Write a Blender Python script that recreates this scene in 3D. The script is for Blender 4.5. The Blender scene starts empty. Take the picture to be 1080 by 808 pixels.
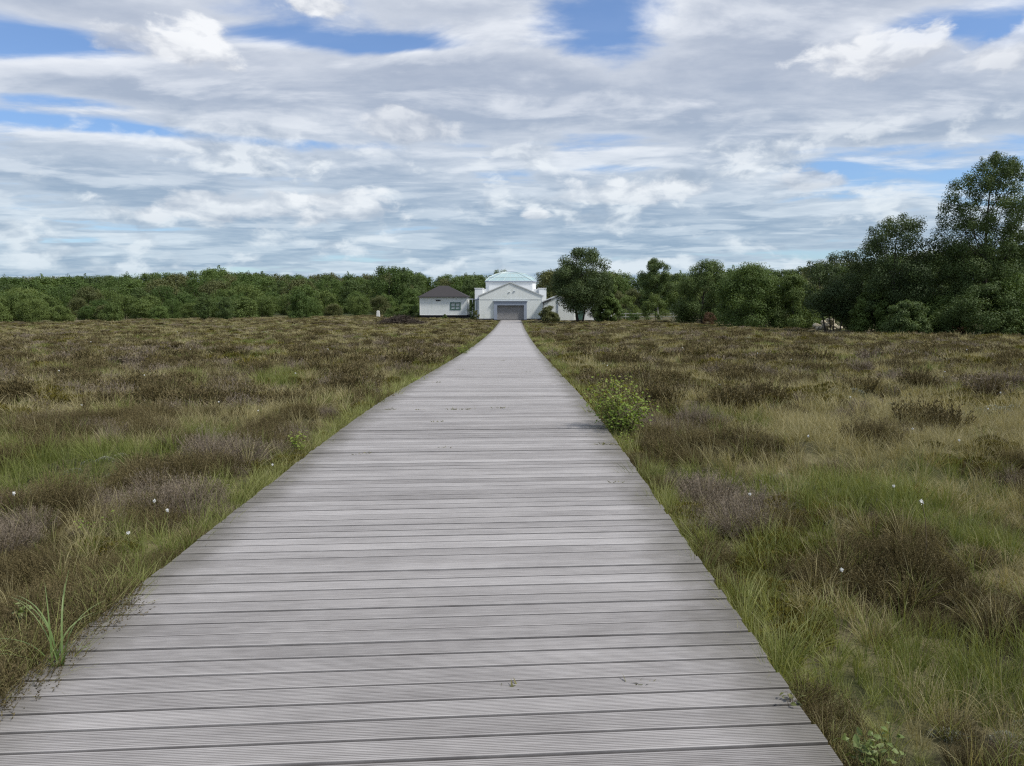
import bpy, math, random
import numpy as np
from mathutils import Vector, Matrix, noise as mnoise

random.seed(7)
np.random.seed(7)
R = math.radians
PI = math.pi
scene = bpy.context.scene
COL = scene.collection

# ------------------------------------------------------------------ camera
CAM_Z = 1.507
FPX = 816.0                      # focal length in pixels of the 1080 px wide photograph
PITCH = math.atan(86 / FPX)
YAW = math.atan(2 / FPX)
cam_d = bpy.data.cameras.new('camera')
cam_d.sensor_width = 36.0
cam_d.lens = FPX / 1080 * 36.0
cam_d.clip_start = 0.05
cam_d.clip_end = 9000
cam = bpy.data.objects.new('camera', cam_d)
COL.objects.link(cam)
cam.location = (0, 0, CAM_Z)
cam.rotation_euler = (R(90) - PITCH, 0, YAW)
scene.camera = cam

# ------------------------------------------------------------------ node helper
class NB:
    """tiny builder for math heavy node trees"""
    def __init__(s, nt):
        s.nt = nt
    def new(s, t, **kw):
        n = s.nt.nodes.new(t)
        for k, v in kw.items():
            setattr(n, k, v)
        return n
    def put(s, sock, v):
        if isinstance(v, bpy.types.NodeSocket):
            s.nt.links.new(v, sock)
        elif v is not None:
            sock.default_value = v
    def m(s, op, a, b=None, c=None, clamp=False):
        n = s.new('ShaderNodeMath', operation=op, use_clamp=clamp)
        for i, v in enumerate((a, b, c)):
            if v is not None:
                s.put(n.inputs[i], v)
        return n.outputs[0]
    def add(s, a, b): return s.m('ADD', a, b)
    def sub(s, a, b): return s.m('SUBTRACT', a, b)
    def mul(s, a, b): return s.m('MULTIPLY', a, b)
    def ss(s, x, lo, hi, a=0.0, b=1.0):
        n = s.new('ShaderNodeMapRange', interpolation_type='SMOOTHSTEP')
        s.put(n.inputs[0], x)
        for i, v in ((1, lo), (2, hi), (3, a), (4, b)):
            s.put(n.inputs[i], v)
        return n.outputs[0]
    def lin(s, x, lo, hi, a=0.0, b=1.0):
        n = s.new('ShaderNodeMapRange')
        s.put(n.inputs[0], x)
        for i, v in ((1, lo), (2, hi), (3, a), (4, b)):
            s.put(n.inputs[i], v)
        return n.outputs[0]
    def xyz(s, x, y, z):
        n = s.new('ShaderNodeCombineXYZ')
        for i, v in enumerate((x, y, z)):
            s.put(n.inputs[i], v)
        return n.outputs[0]
    def sep(s, v):
        n = s.new('ShaderNodeSeparateXYZ')
        s.put(n.inputs[0], v)
        return n.outputs
    def vm(s, op, a, b=None, scale=None):
        n = s.new('ShaderNodeVectorMath', operation=op)
        s.put(n.inputs[0], a)
        if b is not None: s.put(n.inputs[1], b)
        if scale is not None: s.put(n.inputs['Scale'], scale)
        return n.outputs[0]
    def noise(s, vec, scale, detail=4, rough=0.5, dist=0.0, lac=2.0, color=False, dim='3D'):
        n = s.new('ShaderNodeTexNoise', noise_dimensions=dim)
        s.put(n.inputs['Vector'], vec)
        s.put(n.inputs['Scale'], scale)
        n.inputs['Detail'].default_value = detail
        n.inputs['Roughness'].default_value = rough
        n.inputs['Lacunarity'].default_value = lac
        n.inputs['Distortion'].default_value = dist
        return n.outputs[1 if color else 0]
    def mix(s, f, a, b, mode='MIX'):
        n = s.new('ShaderNodeMix', data_type='RGBA', blend_type=mode)
        s.put(n.inputs[0], f)
        s.put(n.inputs[6], a if not isinstance(a, tuple) else (*a, 1)[:4])
        s.put(n.inputs[7], b if not isinstance(b, tuple) else (*b, 1)[:4])
        return n.outputs[2]
    def mixf(s, f, a, b):
        n = s.new('ShaderNodeMix', data_type='FLOAT')
        s.put(n.inputs[0], f); s.put(n.inputs[2], a); s.put(n.inputs[3], b)
        return n.outputs[0]

# ------------------------------------------------------------------ sky and sun
SUN_EL, SUN_AZ = R(52), R(112)          # azimuth clockwise from +Y (the way the boardwalk runs)

def ray_of(px, py):
    """direction of a photo pixel, used to place the cloud banks by azimuth and elevation"""
    v = Vector(((px - 540) / FPX, (404 - py) / FPX, -1.0)).normalized()
    w = cam.rotation_euler.to_matrix() @ v
    return math.atan2(w.x, w.y), math.asin(w.z)

def build_sky():
    world = bpy.data.worlds.new('World')
    scene.world = world
    world.use_nodes = True
    nt = world.node_tree
    nt.nodes.clear()
    b = NB(nt)
    out = b.new('ShaderNodeOutputWorld')
    bg = b.new('ShaderNodeBackground')
    nt.links.new(bg.outputs[0], out.inputs[0])
    sky = b.new('ShaderNodeTexSky', sky_type='NISHITA')
    sky.sun_disc = False
    sky.sun_elevation = SUN_EL
    sky.sun_rotation = SUN_AZ
    sky.air_density = 1.0
    sky.dust_density = 0.6
    sky.ozone_density = 2.0
    tc = b.new('ShaderNodeTexCoord')
    d = tc.outputs['Generated']
    dx, dy, dz = b.sep(d)
    dzc = b.m('MAXIMUM', dz, 0.0)
    az = b.m('ARCTAN2', dx, dy)
    el = b.m('ARCSINE', dzc)
    # ---- cloud deck seen in perspective: a plane at unit height (slightly curved down at the horizon)
    def plane(elv_off=0.0):
        z = b.add(dzc, 0.075 + elv_off)
        k = b.m('DIVIDE', 1.0, z)
        return b.vm('SCALE', b.xyz(b.mul(dx, 0.72), dy, 0.0), scale=k)
    def deck(P, warp):
        Pw = b.vm('ADD', P, warp)
        n1 = b.noise(Pw, 0.62, 2, 0.5, dim='2D')
        n2 = b.noise(Pw, 1.9, 7, 0.56, dim='2D')
        return b.add(b.mul(n1, 0.55), b.mul(n2, 0.45))
    P0 = b.vm('ADD', plane(0.0), (3.7, 11.2, 0.0))
    P1 = b.vm('ADD', plane(0.014), (3.7, 11.2, 0.0))
    warp = b.vm('SCALE', b.noise(P0, 1.0, 2, 0.5, color=True, dim='2D'), scale=0.45)
    D0 = deck(P0, warp)
    D1 = deck(P1, warp)
    # ---- where the blue gaps and the heavy banks are
    def blob(px, py, rx, ry, amp):
        a0, e0 = ray_of(px, py)
        ax = b.mul(b.sub(az, a0), FPX / rx)
        ey = b.mul(b.sub(el, e0), FPX / ry)
        r2 = b.m('MULTIPLY_ADD', ax, ax, b.mul(ey, ey))
        return b.mul(b.m('EXPONENT', b.mul(r2, -1.0)), amp)
    gaps = [(20, 45, 80, 20, -.13), (330, 42, 90, 9, -.13), (450, 48, 100, 10, -.15), (180, 75, 420, 70, .065), (655, 34, 100, 30, -.22),
            (1000, 28, 125, 24, -.26), (620, 178, 130, 7, -.12), (850, 178, 60, 7, -.08), (880, 155, 170, 26, .10), (860, 255, 320, 26, .09), (110, 134, 150, 6, -.12), (60, 106, 90, 6, -.12),
            (420, 132, 130, 9, -.07), (330, 152, 150, 6, -.09), (150, 15, 200, 14, .06),
            (200, 100, 220, 22, .12), (480, 88, 160, 26, .13), (780, 120, 220, 40, .10), (820, 16, 110, 14, .08),
            (450, 225, 500, 40, .06), (100, 190, 200, 24, .12), (520, 8, 90, 14, .10)]
    bias = None
    for g in gaps:
        v = blob(*g)
        bias = v if bias is None else b.add(bias, v)
    D0b = b.add(D0, bias)
    cov = b.ss(D0b, 0.36, 0.50)
    thick = b.ss(D0b, 0.45, 0.64)
    lit = b.lin(b.sub(D0, D1), -0.07, 0.09, 0.0, 1.0)
    fine = b.noise(P0, 4.2, 6, 0.62, dim='2D')
    # ---- colours of the deck
    grey = b.mix(b.ss(el, R(1.5), R(17)), (0.275, 0.385, 0.51), (0.385, 0.44, 0.545))
    white = b.mix(b.ss(el, R(1), R(14)), (0.60, 0.70, 0.78), (0.78, 0.81, 0.86))
    bright = b.m('ADD', b.mul(b.sub(1.0, thick), 0.40), b.add(b.mul(b.ss(lit, .3, 1.0), 0.58), b.mul(b.sub(fine, .46), 0.62)), clamp=True)
    cloud = b.mix(bright, grey, white)
    # ---- nishita behind, scaled to a background strength of 0.1
    STR = 0.1
    CL = 0.78 / STR
    blue = b.mix(1.0, sky.outputs[0], (0.70, 0.85, 1.06), 'MULTIPLY')
    cl = b.vm('SCALE', cloud, scale=CL)
    col = b.mix(b.m('MULTIPLY_ADD', cov, 0.90, 0.06), blue, cl)
    # ---- heaped clouds that stand upright low over the horizon and two big ones overhead
    A = b.xyz(az, b.mul(el, 2.0), 0.0)
    puffw = b.noise(A, 11.0, 3, 0.5, color=True, dim='2D')
    A2 = b.vm('ADD', A, b.vm('SCALE', b.vm('SUBTRACT', puffw, (.5, .5, .5)), scale=0.035))
    cu1 = b.noise(A2, 17.0, 7, 0.55, dim='2D')
    cu1u = b.noise(b.vm('ADD', A2, (0.008, 0.028, 0.0)), 19.0, 4, 0.5, dim='2D')
    slope = b.lin(b.sub(cu1, cu1u), -0.16, 0.16, 0.0, 1.0)
    # a loose field of them in the lowest ten degrees
    F = b.xyz(b.mul(az, 0.55), b.mul(el, 2.0), 3.0)
    fld = b.noise(F, 9.0, 2, 0.5, dim='3D')
    band = b.mul(b.ss(el, R(0.6), R(2.5)), b.ss(el, R(14), R(9)))
    fdens = b.add(b.sub(fld, 0.49), b.mul(b.sub(cu1, 0.5), 0.9))
    fmask = b.mul(b.ss(fdens, -0.02, 0.22), band)
    fbr = b.m('ADD', b.mul(b.sub(slope, .5), 1.1), 0.52, clamp=True)
    fc = b.mix(fbr, b.mix(0.35, grey, (0.36, 0.43, 0.52)), b.mix(0.4, white, (0.80, 0.85, 0.88)))
    col = b.mix(b.mul(fmask, 0.85), col, b.vm('SCALE', fc, scale=CL))
    def heap(px, py, rx, ry, soft=.42):
        a0, e0 = ray_of(px, py)
        ax = b.mul(b.sub(az, a0), FPX / rx)
        ey = b.mul(b.sub(el, e0), FPX / ry)
        low = b.m('LESS_THAN', ey, 0.0)
        ey2 = b.mul(ey, b.m('MULTIPLY_ADD', low, 0.6, 1.0))            # flat below, domed above
        r = b.m('SQRT', b.m('MULTIPLY_ADD', ax, ax, b.mul(ey2, ey2)))
        dens = b.add(b.sub(1.0, r), b.mul(b.sub(cu1, 0.5), 1.7))
        return b.ss(dens, 0.05, 0.05 + soft), ey
    heaps = [(205, 52, 52, 30, 1.0, 0.12), (140, 46, 60, 20, .7, -.12), (345, 8, 44, 18, 1.0, 0.15), (430, 136, 66, 24, .65, -.22), (935, 62, 78, 34, 0.85, 0.0), (1075, 56, 56, 26, .7, -.05),
             (255, 222, 110, 28, .8, .06), (365, 222, 64, 26, .8, .08), (565, 228, 24, 10, .9, .1), (850, 192, 40, 15, .8, -.3), (660, 205, 110, 18, .55, .05)]
    for (px, py, rx, ry, amt, lift) in heaps:
        mask, ey = heap(px, py, rx, ry)
        br = b.m('ADD', b.mul(b.lin(ey, -1.0, 0.8), 0.55), b.m('MULTIPLY_ADD', slope, 0.7, -0.12 + lift), clamp=True)
        hc = b.mix(br, b.mix(0.4, grey, (0.42, 0.45, 0.52)), b.mix(0.5, white, (0.90, 0.91, 0.92)))
        col = b.mix(b.mul(mask, amt), col, b.vm('SCALE', hc, scale=CL))
    # ---- below the horizon: dull ground light
    col = b.mix(b.ss(dz, -0.02, 0.0), (0.6, 0.6, 0.45), col)
    b.put(bg.inputs[0], col)
    bg.inputs[1].default_value = STR
build_sky()
scene.world.cycles.sampling_method = 'MANUAL'
scene.world.cycles.sample_map_resolution = 256

sun_d = bpy.data.lights.new('sun', 'SUN')
sun_d.energy = 2.8
sun_d.angle = R(9)
sun_d.color = (1.0, 0.96, 0.90)
sun = bpy.data.objects.new('sun', sun_d)
COL.objects.link(sun)
sd = Vector((math.sin(SUN_AZ) * math.cos(SUN_EL), math.cos(SUN_AZ) * math.cos(SUN_EL), math.sin(SUN_EL)))
sun.rotation_euler = sd.to_track_quat('Z', 'Y').to_euler()

vs = scene.view_settings
vs.view_transform = 'Standard'
vs.look = 'None'
vs.exposure = 0.5
vs.gamma = 1.0
vs.use_curve_mapping = False

scene.cycles.max_bounces = 5
scene.cycles.diffuse_bounces = 3
scene.cycles.glossy_bounces = 2
scene.cycles.transmission_bounces = 3
scene.cycles.transparent_max_bounces = 6
scene.cycles.use_denoising = False
scene.cycles.filter_width = 1.25
scene.cycles.sample_clamp_indirect = 4.0

# ------------------------------------------------------------------ general helpers
def mesh_obj(name, verts, faces, mats, parent=None, midx=None, smooth=False, link=True):
    me = bpy.data.meshes.new(name)
    me.from_pydata([tuple(v) for v in verts] if not isinstance(verts, np.ndarray) else verts.tolist(), [],
                   faces if not isinstance(faces, np.ndarray) else faces.tolist())
    for m in (mats if isinstance(mats, (list, tuple)) else [mats]):
        me.materials.append(m)
    if midx is not None:
        me.polygons.foreach_set('material_index', np.asarray(midx, dtype=np.int32))
    if smooth:
        me.polygons.foreach_set('use_smooth', np.ones(len(me.polygons), dtype=bool))
    me.update()
    o = bpy.data.objects.new(name, me)
    if link:
        COL.objects.link(o)
    if parent is not None:
        o.parent = parent
    return o

def tag(o, label=None, cat=None, group=None, kind=None):
    if label: o['label'] = label
    if cat: o['category'] = cat
    if group: o['group'] = group
    if kind: o['kind'] = kind
    return o

def empty(name, loc, rz=0.0):
    e = bpy.data.objects.new(name, None)
    e.empty_display_size = 0.3
    COL.objects.link(e)
    e.location = loc
    e.rotation_euler = (0, 0, rz)
    return e

class MB:
    """collects boxes, prisms and tubes into one mesh"""
    def __init__(s):
        s.v, s.f = [], []
    def box(s, x0, x1, y0, y1, z0, z1):
        n = len(s.v)
        s.v += [(x0, y0, z0), (x1, y0, z0), (x1, y1, z0), (x0, y1, z0), (x0, y0, z1), (x1, y0, z1), (x1, y1, z1), (x0, y1, z1)]
        s.f += [tuple(n + i for i in q) for q in ((0, 3, 2, 1), (4, 5, 6, 7), (0, 1, 5, 4), (1, 2, 6, 5), (2, 3, 7, 6), (3, 0, 4, 7))]
        return s
    def poly_y(s, pts, y0, y1):
        """polygon in x,z pushed from y0 to y1"""
        n, k = len(s.v), len(pts)
        s.v += [(x, y0, z) for x, z in pts] + [(x, y1, z) for x, z in pts]
        s.f.append(tuple(n + i for i in range(k)))
        s.f.append(tuple(n + k + i for i in reversed(range(k))))
        for i in range(k):
            j = (i + 1) % k
            s.f.append((n + j, n + i, n + k + i, n + k + j))
        return s
    def tube(s, pts, radii, sides=6, cap=True):
        n = len(s.v)
        P = [Vector(p) for p in pts]
        for i, p in enumerate(P):
            t = (P[min(i + 1, len(P) - 1)] - P[max(i - 1, 0)])
            t = t.normalized() if t.length > 1e-9 else Vector((0, 0, 1))
            a = t.orthogonal().normalized() if i == 0 else (a0 - t * a0.dot(t)).normalized()
            a0 = a
            bb = t.cross(a)
            for k in range(sides):
                th = 2 * PI * k / sides
                s.v.append(tuple(p + (a * math.cos(th) + bb * math.sin(th)) * radii[i]))
        for i in range(len(P) - 1):
            for k in range(sides):
                k2 = (k + 1) % sides
                s.f.append((n + i * sides + k, n + i * sides + k2, n + (i + 1) * sides + k2, n + (i + 1) * sides + k))
        if cap:
            s.f.append(tuple(n + k for k in reversed(range(sides))))
            s.f.append(tuple(n + (len(P) - 1) * sides + k for k in range(sides)))
        return s
    def quad(s, a, b, c, d):
        n = len(s.v)
        s.v += [tuple(a), tuple(b), tuple(c), tuple(d)]
        s.f.append((n, n + 1, n + 2, n + 3))
        return s
    def raw(s, v, f):
        n = len(s.v)
        s.v += [tuple(x) for x in v]
        s.f += [tuple(n + i for i in q) for q in f]
        return s
    def build(s, name, mat, parent=None, smooth=False):
        return mesh_obj(name, s.v, s.f, mat, parent, smooth=smooth)

def value_noise(x, y, seed=0):
    """lattice value noise, vectorised"""
    x = np.asarray(x, float); y = np.asarray(y, float)
    xi = np.floor(x).astype(np.int64); yi = np.floor(y).astype(np.int64)
    fx = x - xi; fy = y - yi
    fx = fx * fx * (3 - 2 * fx); fy = fy * fy * (3 - 2 * fy)
    def h(a, c):
        n = (a * 374761393 + c * 668265263 + seed * 1442695041) & 0x7fffffff
        n = ((n ^ (n >> 13)) * 1274126177) & 0x7fffffff
        return ((n ^ (n >> 16)) & 0xffff) / 65535.0
    return (h(xi, yi) * (1 - fx) + h(xi + 1, yi) * fx) * (1 - fy) + (h(xi, yi + 1) * (1 - fx) + h(xi + 1, yi + 1) * fx) * fy

def fbm(x, y, seed=0, octv=4, gain=0.5):
    s, a, t = 0.0, 1.0, 0.0
    x = np.asarray(x, float); y = np.asarray(y, float)
    for i in range(octv):
        s = s + a * value_noise(x * 2 ** i + 17.3 * i, y * 2 ** i - 9.1 * i, seed + i)
        t += a; a *= gain
    return s / t

# ------------------------------------------------------------------ the lie of the land
PX0, PX1 = -1.945, 1.055                       # the two edges of the boardwalk
_py = np.array([-40, 0, 4, 8, 10.5, 13, 15.4, 18.5, 22, 28, 41, 53, 75, 100, 116, 150, 4000.])
_ph = np.array([1.55, 1.507, 1.466, 1.428, 1.44, 1.495, 1.57, 1.66, 1.76, 1.93, 2.22, 2.42, 2.68, 2.76, 2.70, 2.70, 2.70])

def deck_z(y):
    y = np.asarray(y, float)
    w = 1.2
    h = sum(np.interp(y + k * w, _py, _ph) for k in (-1, -.5, 0, .5, 1)) / 5
    return CAM_Z - h

def ground_z(x, y):
    x = np.asarray(x, float); y = np.asarray(y, float)
    base = deck_z(y) - 0.13
    dd = np.maximum(np.maximum(PX0 - x, x - PX1), 0)          # metres from the boardwalk's edge
    amp = np.clip(dd / 1.2, 0, 1)
    hum = (fbm(x / 1.25, y / 1.25, 3, 3) - .5) * 0.42 + (fbm(x / 0.5, y / 0.5, 9, 2) - .5) * 0.10
    broad = (fbm(x / 14., y / 14., 21, 2) - .5) * 0.30 * np.clip(dd / 8, 0, 1)
    fade = np.clip((170 - y) / 60, 0, 1)
    under = np.where(dd <= 0, -0.17, 0.0)
    wood = np.clip((y - 135) / 200, 0, 1) ** 1.2 * 3.2 + np.clip((y - 330) / 600, 0, 1) * 9.0     # the land lifts slowly behind the moor
    return base + amp * (hum + broad) * fade + under + wood

def gz(x, y):
    return float(ground_z(x, y))

def at(px, Y, h=None):
    """world x of photo column px at distance Y"""
    return (px - 542) / FPX * Y

def zat(py, Y):
    """world z of photo row py at distance Y"""
    return CAM_Z - (py - 318) / FPX * Y

# ------------------------------------------------------------------ materials
MATS = {}
def mat_base(name, rough=0.8):
    m = bpy.data.materials.new(name)
    m.use_nodes = True
    nt = m.node_tree
    nt.nodes.clear()
    b = NB(nt)
    out = b.new('ShaderNodeOutputMaterial')
    bs = b.new('ShaderNodeBsdfPrincipled')
    bs.inputs['Roughness'].default_value = rough
    nt.links.new(bs.outputs[0], out.inputs[0])
    MATS[name] = m
    return m, b, bs, out

def bump(b, bs, height, strength=0.3, dist=0.01):
    n = b.new('ShaderNodeBump')
    n.inputs['Strength'].default_value = strength
    n.inputs['Distance'].default_value = dist
    b.put(n.inputs['Height'], height)
    b.put(bs.inputs['Normal'], n.outputs[0])

def obj_co(b):
    return b.new('ShaderNodeTexCoord').outputs['Object']

def world_co(b):
    return b.new('ShaderNodeNewGeometry').outputs['Position']

def mat_plain(name, col, rough=0.7, var=0.12, scale=3.0, metal=0.0, spec=None):
    m, b, bs, out = mat_base(name, rough)
    co = obj_co(b)
    n = b.noise(co, scale, 5, 0.6)
    lo = tuple(c * (1 - var) for c in col); hi = tuple(min(1, c * (1 + var)) for c in col)
    b.put(bs.inputs['Base Color'], b.mix(n, (*lo, 1), (*hi, 1)))
    bs.inputs['Metallic'].default_value = metal
    if spec is not None:
        bs.inputs['Specular IOR Level'].default_value = spec
    return m

def mat_leaf(name, dark, light, trans=0.25, rough=0.6, patch=0.5, objvar=0.35, spec=0.25, tip=None, stem=None):
    """foliage or blades: two greens by place and by plant, some light passing through"""
    m, b, bs, out = mat_base(name, rough)
    g = b.new('ShaderNodeNewGeometry')
    oi = b.new('ShaderNodeObjectInfo')
    n = b.noise(g.outputs['Position'], patch, 3, 0.6)
    f = b.m('ADD', b.lin(n, 0.3, 0.7, 0, 1 - objvar), b.mul(oi.outputs['Random'], objvar), clamp=True)
    col = b.mix(f, (*dark, 1), (*light, 1))
    if tip is not None:
        at_ = b.new('ShaderNodeAttribute', attribute_name='tip')
        col = b.mix(at_.outputs['Fac'], col, (*tip, 1))
    b.put(bs.inputs['Base Color'], col)
    bs.inputs['Specular IOR Level'].default_value = spec
    tr = b.new('ShaderNodeBsdfTranslucent')
    b.put(tr.inputs[0], b.mix(1.0, col, (1.25, 1.15, 0.6, 1), 'MULTIPLY'))
    mx = b.new('ShaderNodeMixShader')
    mx.inputs[0].default_value = trans
    b.nt.links.new(bs.outputs[0], mx.inputs[1])
    b.nt.links.new(tr.outputs[0], mx.inputs[2])
    b.nt.links.new(mx.outputs[0], out.inputs[0])
    return m

# ---- ground: peat, litter and moss
def mat_ground():
    m, b, bs, out = mat_base('moor_ground', 0.95)
    p = world_co(b)
    n1 = b.noise(p, 0.35, 4, 0.6)
    n2 = b.noise(p, 2.2, 5, 0.65)
    n3 = b.noise(p, 17.0, 4, 0.7)
    peat = b.mix(n3, (0.018, 0.015, 0.011, 1), (0.075, 0.062, 0.042, 1))
    litter = b.mix(n3, (0.10, 0.085, 0.045, 1), (0.25, 0.215, 0.12, 1))
    moss = b.mix(n3, (0.04, 0.05, 0.016, 1), (0.10, 0.115, 0.04, 1))
    c = b.mix(b.ss(n2, .42, .60), peat, litter)
    c = b.mix(b.mul(b.ss(n1, .45, .62), 0.7), c, moss)
    y = b.sep(p)[1]
    c = b.mix(b.ss(y, 140, 165), c, (0.03, 0.042, 0.014, 1))
    b.put(bs.inputs['Base Color'], c)
    bs.inputs['Specular IOR Level'].default_value = 0.1
    bump(b, bs, b.add(n3, n2), 0.8, 0.06)
    return m

# ---- boards: grey weathered softwood, silvered along the grain
def mat_boards():
    m, b, bs, out = mat_base('weathered_boards', 0.62)
    p = world_co(b)
    rot = b.new('ShaderNodeVectorRotate', rotation_type='Z_AXIS')
    b.put(rot.inputs['Vector'], p)
    rot.inputs['Angle'].default_value = -R(4)
    q = rot.outputs[0]
    at_ = b.new('ShaderNodeAttribute', attribute_name='tone')
    tone = at_.outputs['Fac']
    q1 = b.vm('MULTIPLY', q, (0.9, 55.0, 1.0))
    q2 = b.vm('MULTIPLY', q, (6.0, 260.0, 1.0))
    q3 = b.vm('MULTIPLY', q, (1.2, 3.0, 1.0))
    off = b.xyz(b.mul(tone, 37.0), b.mul(tone, 11.0), 0.0)
    g1 = b.noise(b.vm('ADD', q1, off), 1.0, 3, 0.6)
    g2 = b.noise(b.vm('ADD', q2, off), 1.0, 3, 0.65)
    blot = b.noise(b.vm('ADD', q3, off), 1.0, 4, 0.6)
    f = b.m('ADD', b.mul(b.sub(g2, .5), 1.0), b.add(b.mul(b.sub(g1, .5), 0.55), b.add(b.mul(b.sub(blot, .5), 0.75), b.m('MULTIPLY_ADD', tone, 0.46, 0.29))), clamp=True)
    c = b.mix(f, (0.135, 0.124, 0.119, 1), (0.50, 0.478, 0.464, 1))
    # darker, browner boards along both edges of the walk
    x = b.sep(p)[0]
    ed = b.m('MINIMUM', b.sub(x, PX0), b.sub(PX1, x))
    en = b.noise(p, 2.3, 4, 0.6)
    edge = b.ss(b.add(ed, b.mul(b.sub(en, .5), 0.5)), 0.0, 0.36, 0.75, 0.0)
    c = b.mix(edge, c, b.mix(g2, (0.055, 0.05, 0.04, 1), (0.19, 0.175, 0.14, 1)))
    dr = b.new('ShaderNodeAttribute', attribute_name='dirt_shade')
    c = b.mix(b.mul(dr.outputs['Fac'], .96), c, (0.032, 0.028, 0.027, 1))  # groove dirt and painted shade pull the board colour towards black
    b.put(bs.inputs['Base Color'], c)
    bs.inputs['Specular IOR Level'].default_value = 0.4
    b.put(bs.inputs['Roughness'], b.lin(g1, .3, .7, 0.5, 0.72))
    bump(b, bs, b.add(g2, b.mul(g1, .6)), 0.35, 0.004)
    return m

M_GROUND = mat_ground()
M_BOARD = mat_boards()
M_BEAM = mat_plain('old_beam', (0.06, 0.05, 0.04), 0.9, 0.4, 9)

# ------------------------------------------------------------------ ground sheet
def build_ground():
    xs = np.concatenate([np.arange(0, 7, .13), np.arange(7, 20, .35), np.arange(20, 60, 1.2), np.arange(60, 140, 4), [140, 170, 220, 300, 420, 600, 900, 1400, 2200, 3200]])
    xs = np.concatenate([-xs[:0:-1], xs])
    xs = np.unique(np.concatenate([xs, [PX0 - .001, PX0 + .02, PX1 - .02, PX1 + .001]]))
    ys = np.concatenate([[-400, -120, -40, -15, -8, -5, -3, -2, -1], np.arange(-.5, 12, .13), np.arange(12, 35, .4), np.arange(35, 170, 1.4), [175, 185, 200, 220, 250, 290, 330, 380, 450, 560, 700, 900, 1300, 2000, 3200]])
    X, Y = np.meshgrid(xs, ys)
    Z = ground_z(X, Y)
    v = np.stack([X.ravel(), Y.ravel(), Z.ravel()], 1)
    nx, ny = len(xs), len(ys)
    i = (np.arange(ny - 1)[:, None] * nx + np.arange(nx - 1)[None, :]).ravel()
    f = np.stack([i, i + 1, i + nx + 1, i + nx], 1)
    o = mesh_obj('ground', v, f, M_GROUND, smooth=True)
    tag(o, kind='structure')
build_ground()

# ------------------------------------------------------------------ boardwalk
def build_boardwalk():
    V, F, T, MI, G = [], [], [], [], []
    tan4 = math.tan(R(4))
    rng = np.random.RandomState(5)
    pitch, xc = 0.1245, (PX0 + PX1) / 2
    k0, k1 = int(-4 / pitch), int(113.4 / pitch)
    tone_walk = 0.5
    for k in range(k0, k1):
        yk = k * pitch
        gap = rng.uniform(.012, .018)
        y0, y1 = yk + gap / 2, yk + pitch - gap / 2
        xa, xb = PX0 + rng.uniform(-.010, .005), PX1 + rng.uniform(-.005, .010)
        lift = rng.normal(0, .0010)
        if rng.rand() < .02: lift += rng.uniform(.003, .007)
        roll = rng.normal(0, .007)
        tone = float(np.clip(rng.normal(.5, .20) + .25 * (value_noise(k / 9.0, 0.5, 5) - .5), 0, 1))
        nr = 11 if yk < 26 else 0
        prof = []
        if nr:
            w = (y1 - y0) / nr
            for r_ in range(nr):
                a = y0 + r_ * w
                dpt = .0042
                prof += [(a + w * .04, -dpt if r_ else -.001), (a + w * .20, 0), (a + w * .72, 0), (a + w * .88, -dpt if r_ < nr - 1 else -.001)]
        else:
            prof = [(y0, -.002), (y0 + .006, 0), (y1 - .006, 0), (y1, -.002)]
        prof = [(y0, -.027)] + [(y0, prof[0][1])] + prof + [(y1, prof[-1][1])] + [(y1, -.027)]
        dirt_shade = [1.0 if (q in (0, len(prof) - 1)) else (.72 if pz < -.0015 else 0.0) for q, (_, pz) in enumerate(prof)]  # dirt and shade painted into grooves, gap shade into lower board sides
        n = len(V) ; m = len(prof)
        for x in (xa, xc, xb):
            sk = (x - xc) * tan4
            bow = 0.0
            for (yy, zz) in prof:
                Y = yy + sk
                zc = float(np.interp(yk + sk + pitch / 2, DZY, DZZ))
                V.append((x, Y, zc + zz + lift + roll * (yy - yk - pitch / 2) + bow))
                T.append(tone)
            G += dirt_shade
        for s in range(2):
            for i in range(m - 1):
                F.append((n + s * m + i, n + (s + 1) * m + i, n + (s + 1) * m + i + 1, n + s * m + i + 1)); MI.append(0)
        F.append(tuple(n + i for i in range(m))); MI.append(0)
        F.append(tuple(n + 2 * m + i for i in reversed(range(m)))); MI.append(0)
    # bearers lengthwise under the boards
    mb = MB()
    ys = list(np.arange(-4, 113.3, 1.6)) + [113.3]
    for bx in (PX0 + .14, PX0 + .95, xc, PX1 - .95, PX1 - .14):
        for a, c in zip(ys[:-1], ys[1:]):
            n = len(mb.v)
            for yy in (a, c):
                zz = float(deck_z(yy)) - .0305
                mb.v += [(bx - .045, yy, zz - .15), (bx + .045, yy, zz - .15), (bx + .045, yy, zz), (bx - .045, yy, zz)]
            mb.f += [(n, n + 4, n + 5, n + 1), (n + 1, n + 5, n + 6, n + 2), (n + 2, n + 6, n + 7, n + 3), (n + 3, n + 7, n + 4, n)]
    nv = len(V)
    V += mb.v
    T += [.5] * len(mb.v)
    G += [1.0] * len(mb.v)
    F += [tuple(nv + i for i in q) for q in mb.f]
    MI += [1] * len(mb.f)
    o = mesh_obj('boardwalk', V, F, [M_BOARD, M_BEAM], midx=MI)
    a = o.data.attributes.new('tone', 'FLOAT', 'POINT')
    a.data.foreach_set('value', np.array(T, dtype=np.float32))
    a = o.data.attributes.new('dirt_shade', 'FLOAT', 'POINT')
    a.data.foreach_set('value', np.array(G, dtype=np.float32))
    tag(o, 'long straight boardwalk of grey weathered cross boards leading to the white hall', 'boardwalk', kind='structure')
DZY = np.arange(-6, 130, .25)
DZZ = deck_z(DZY)
build_boardwalk()

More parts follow.
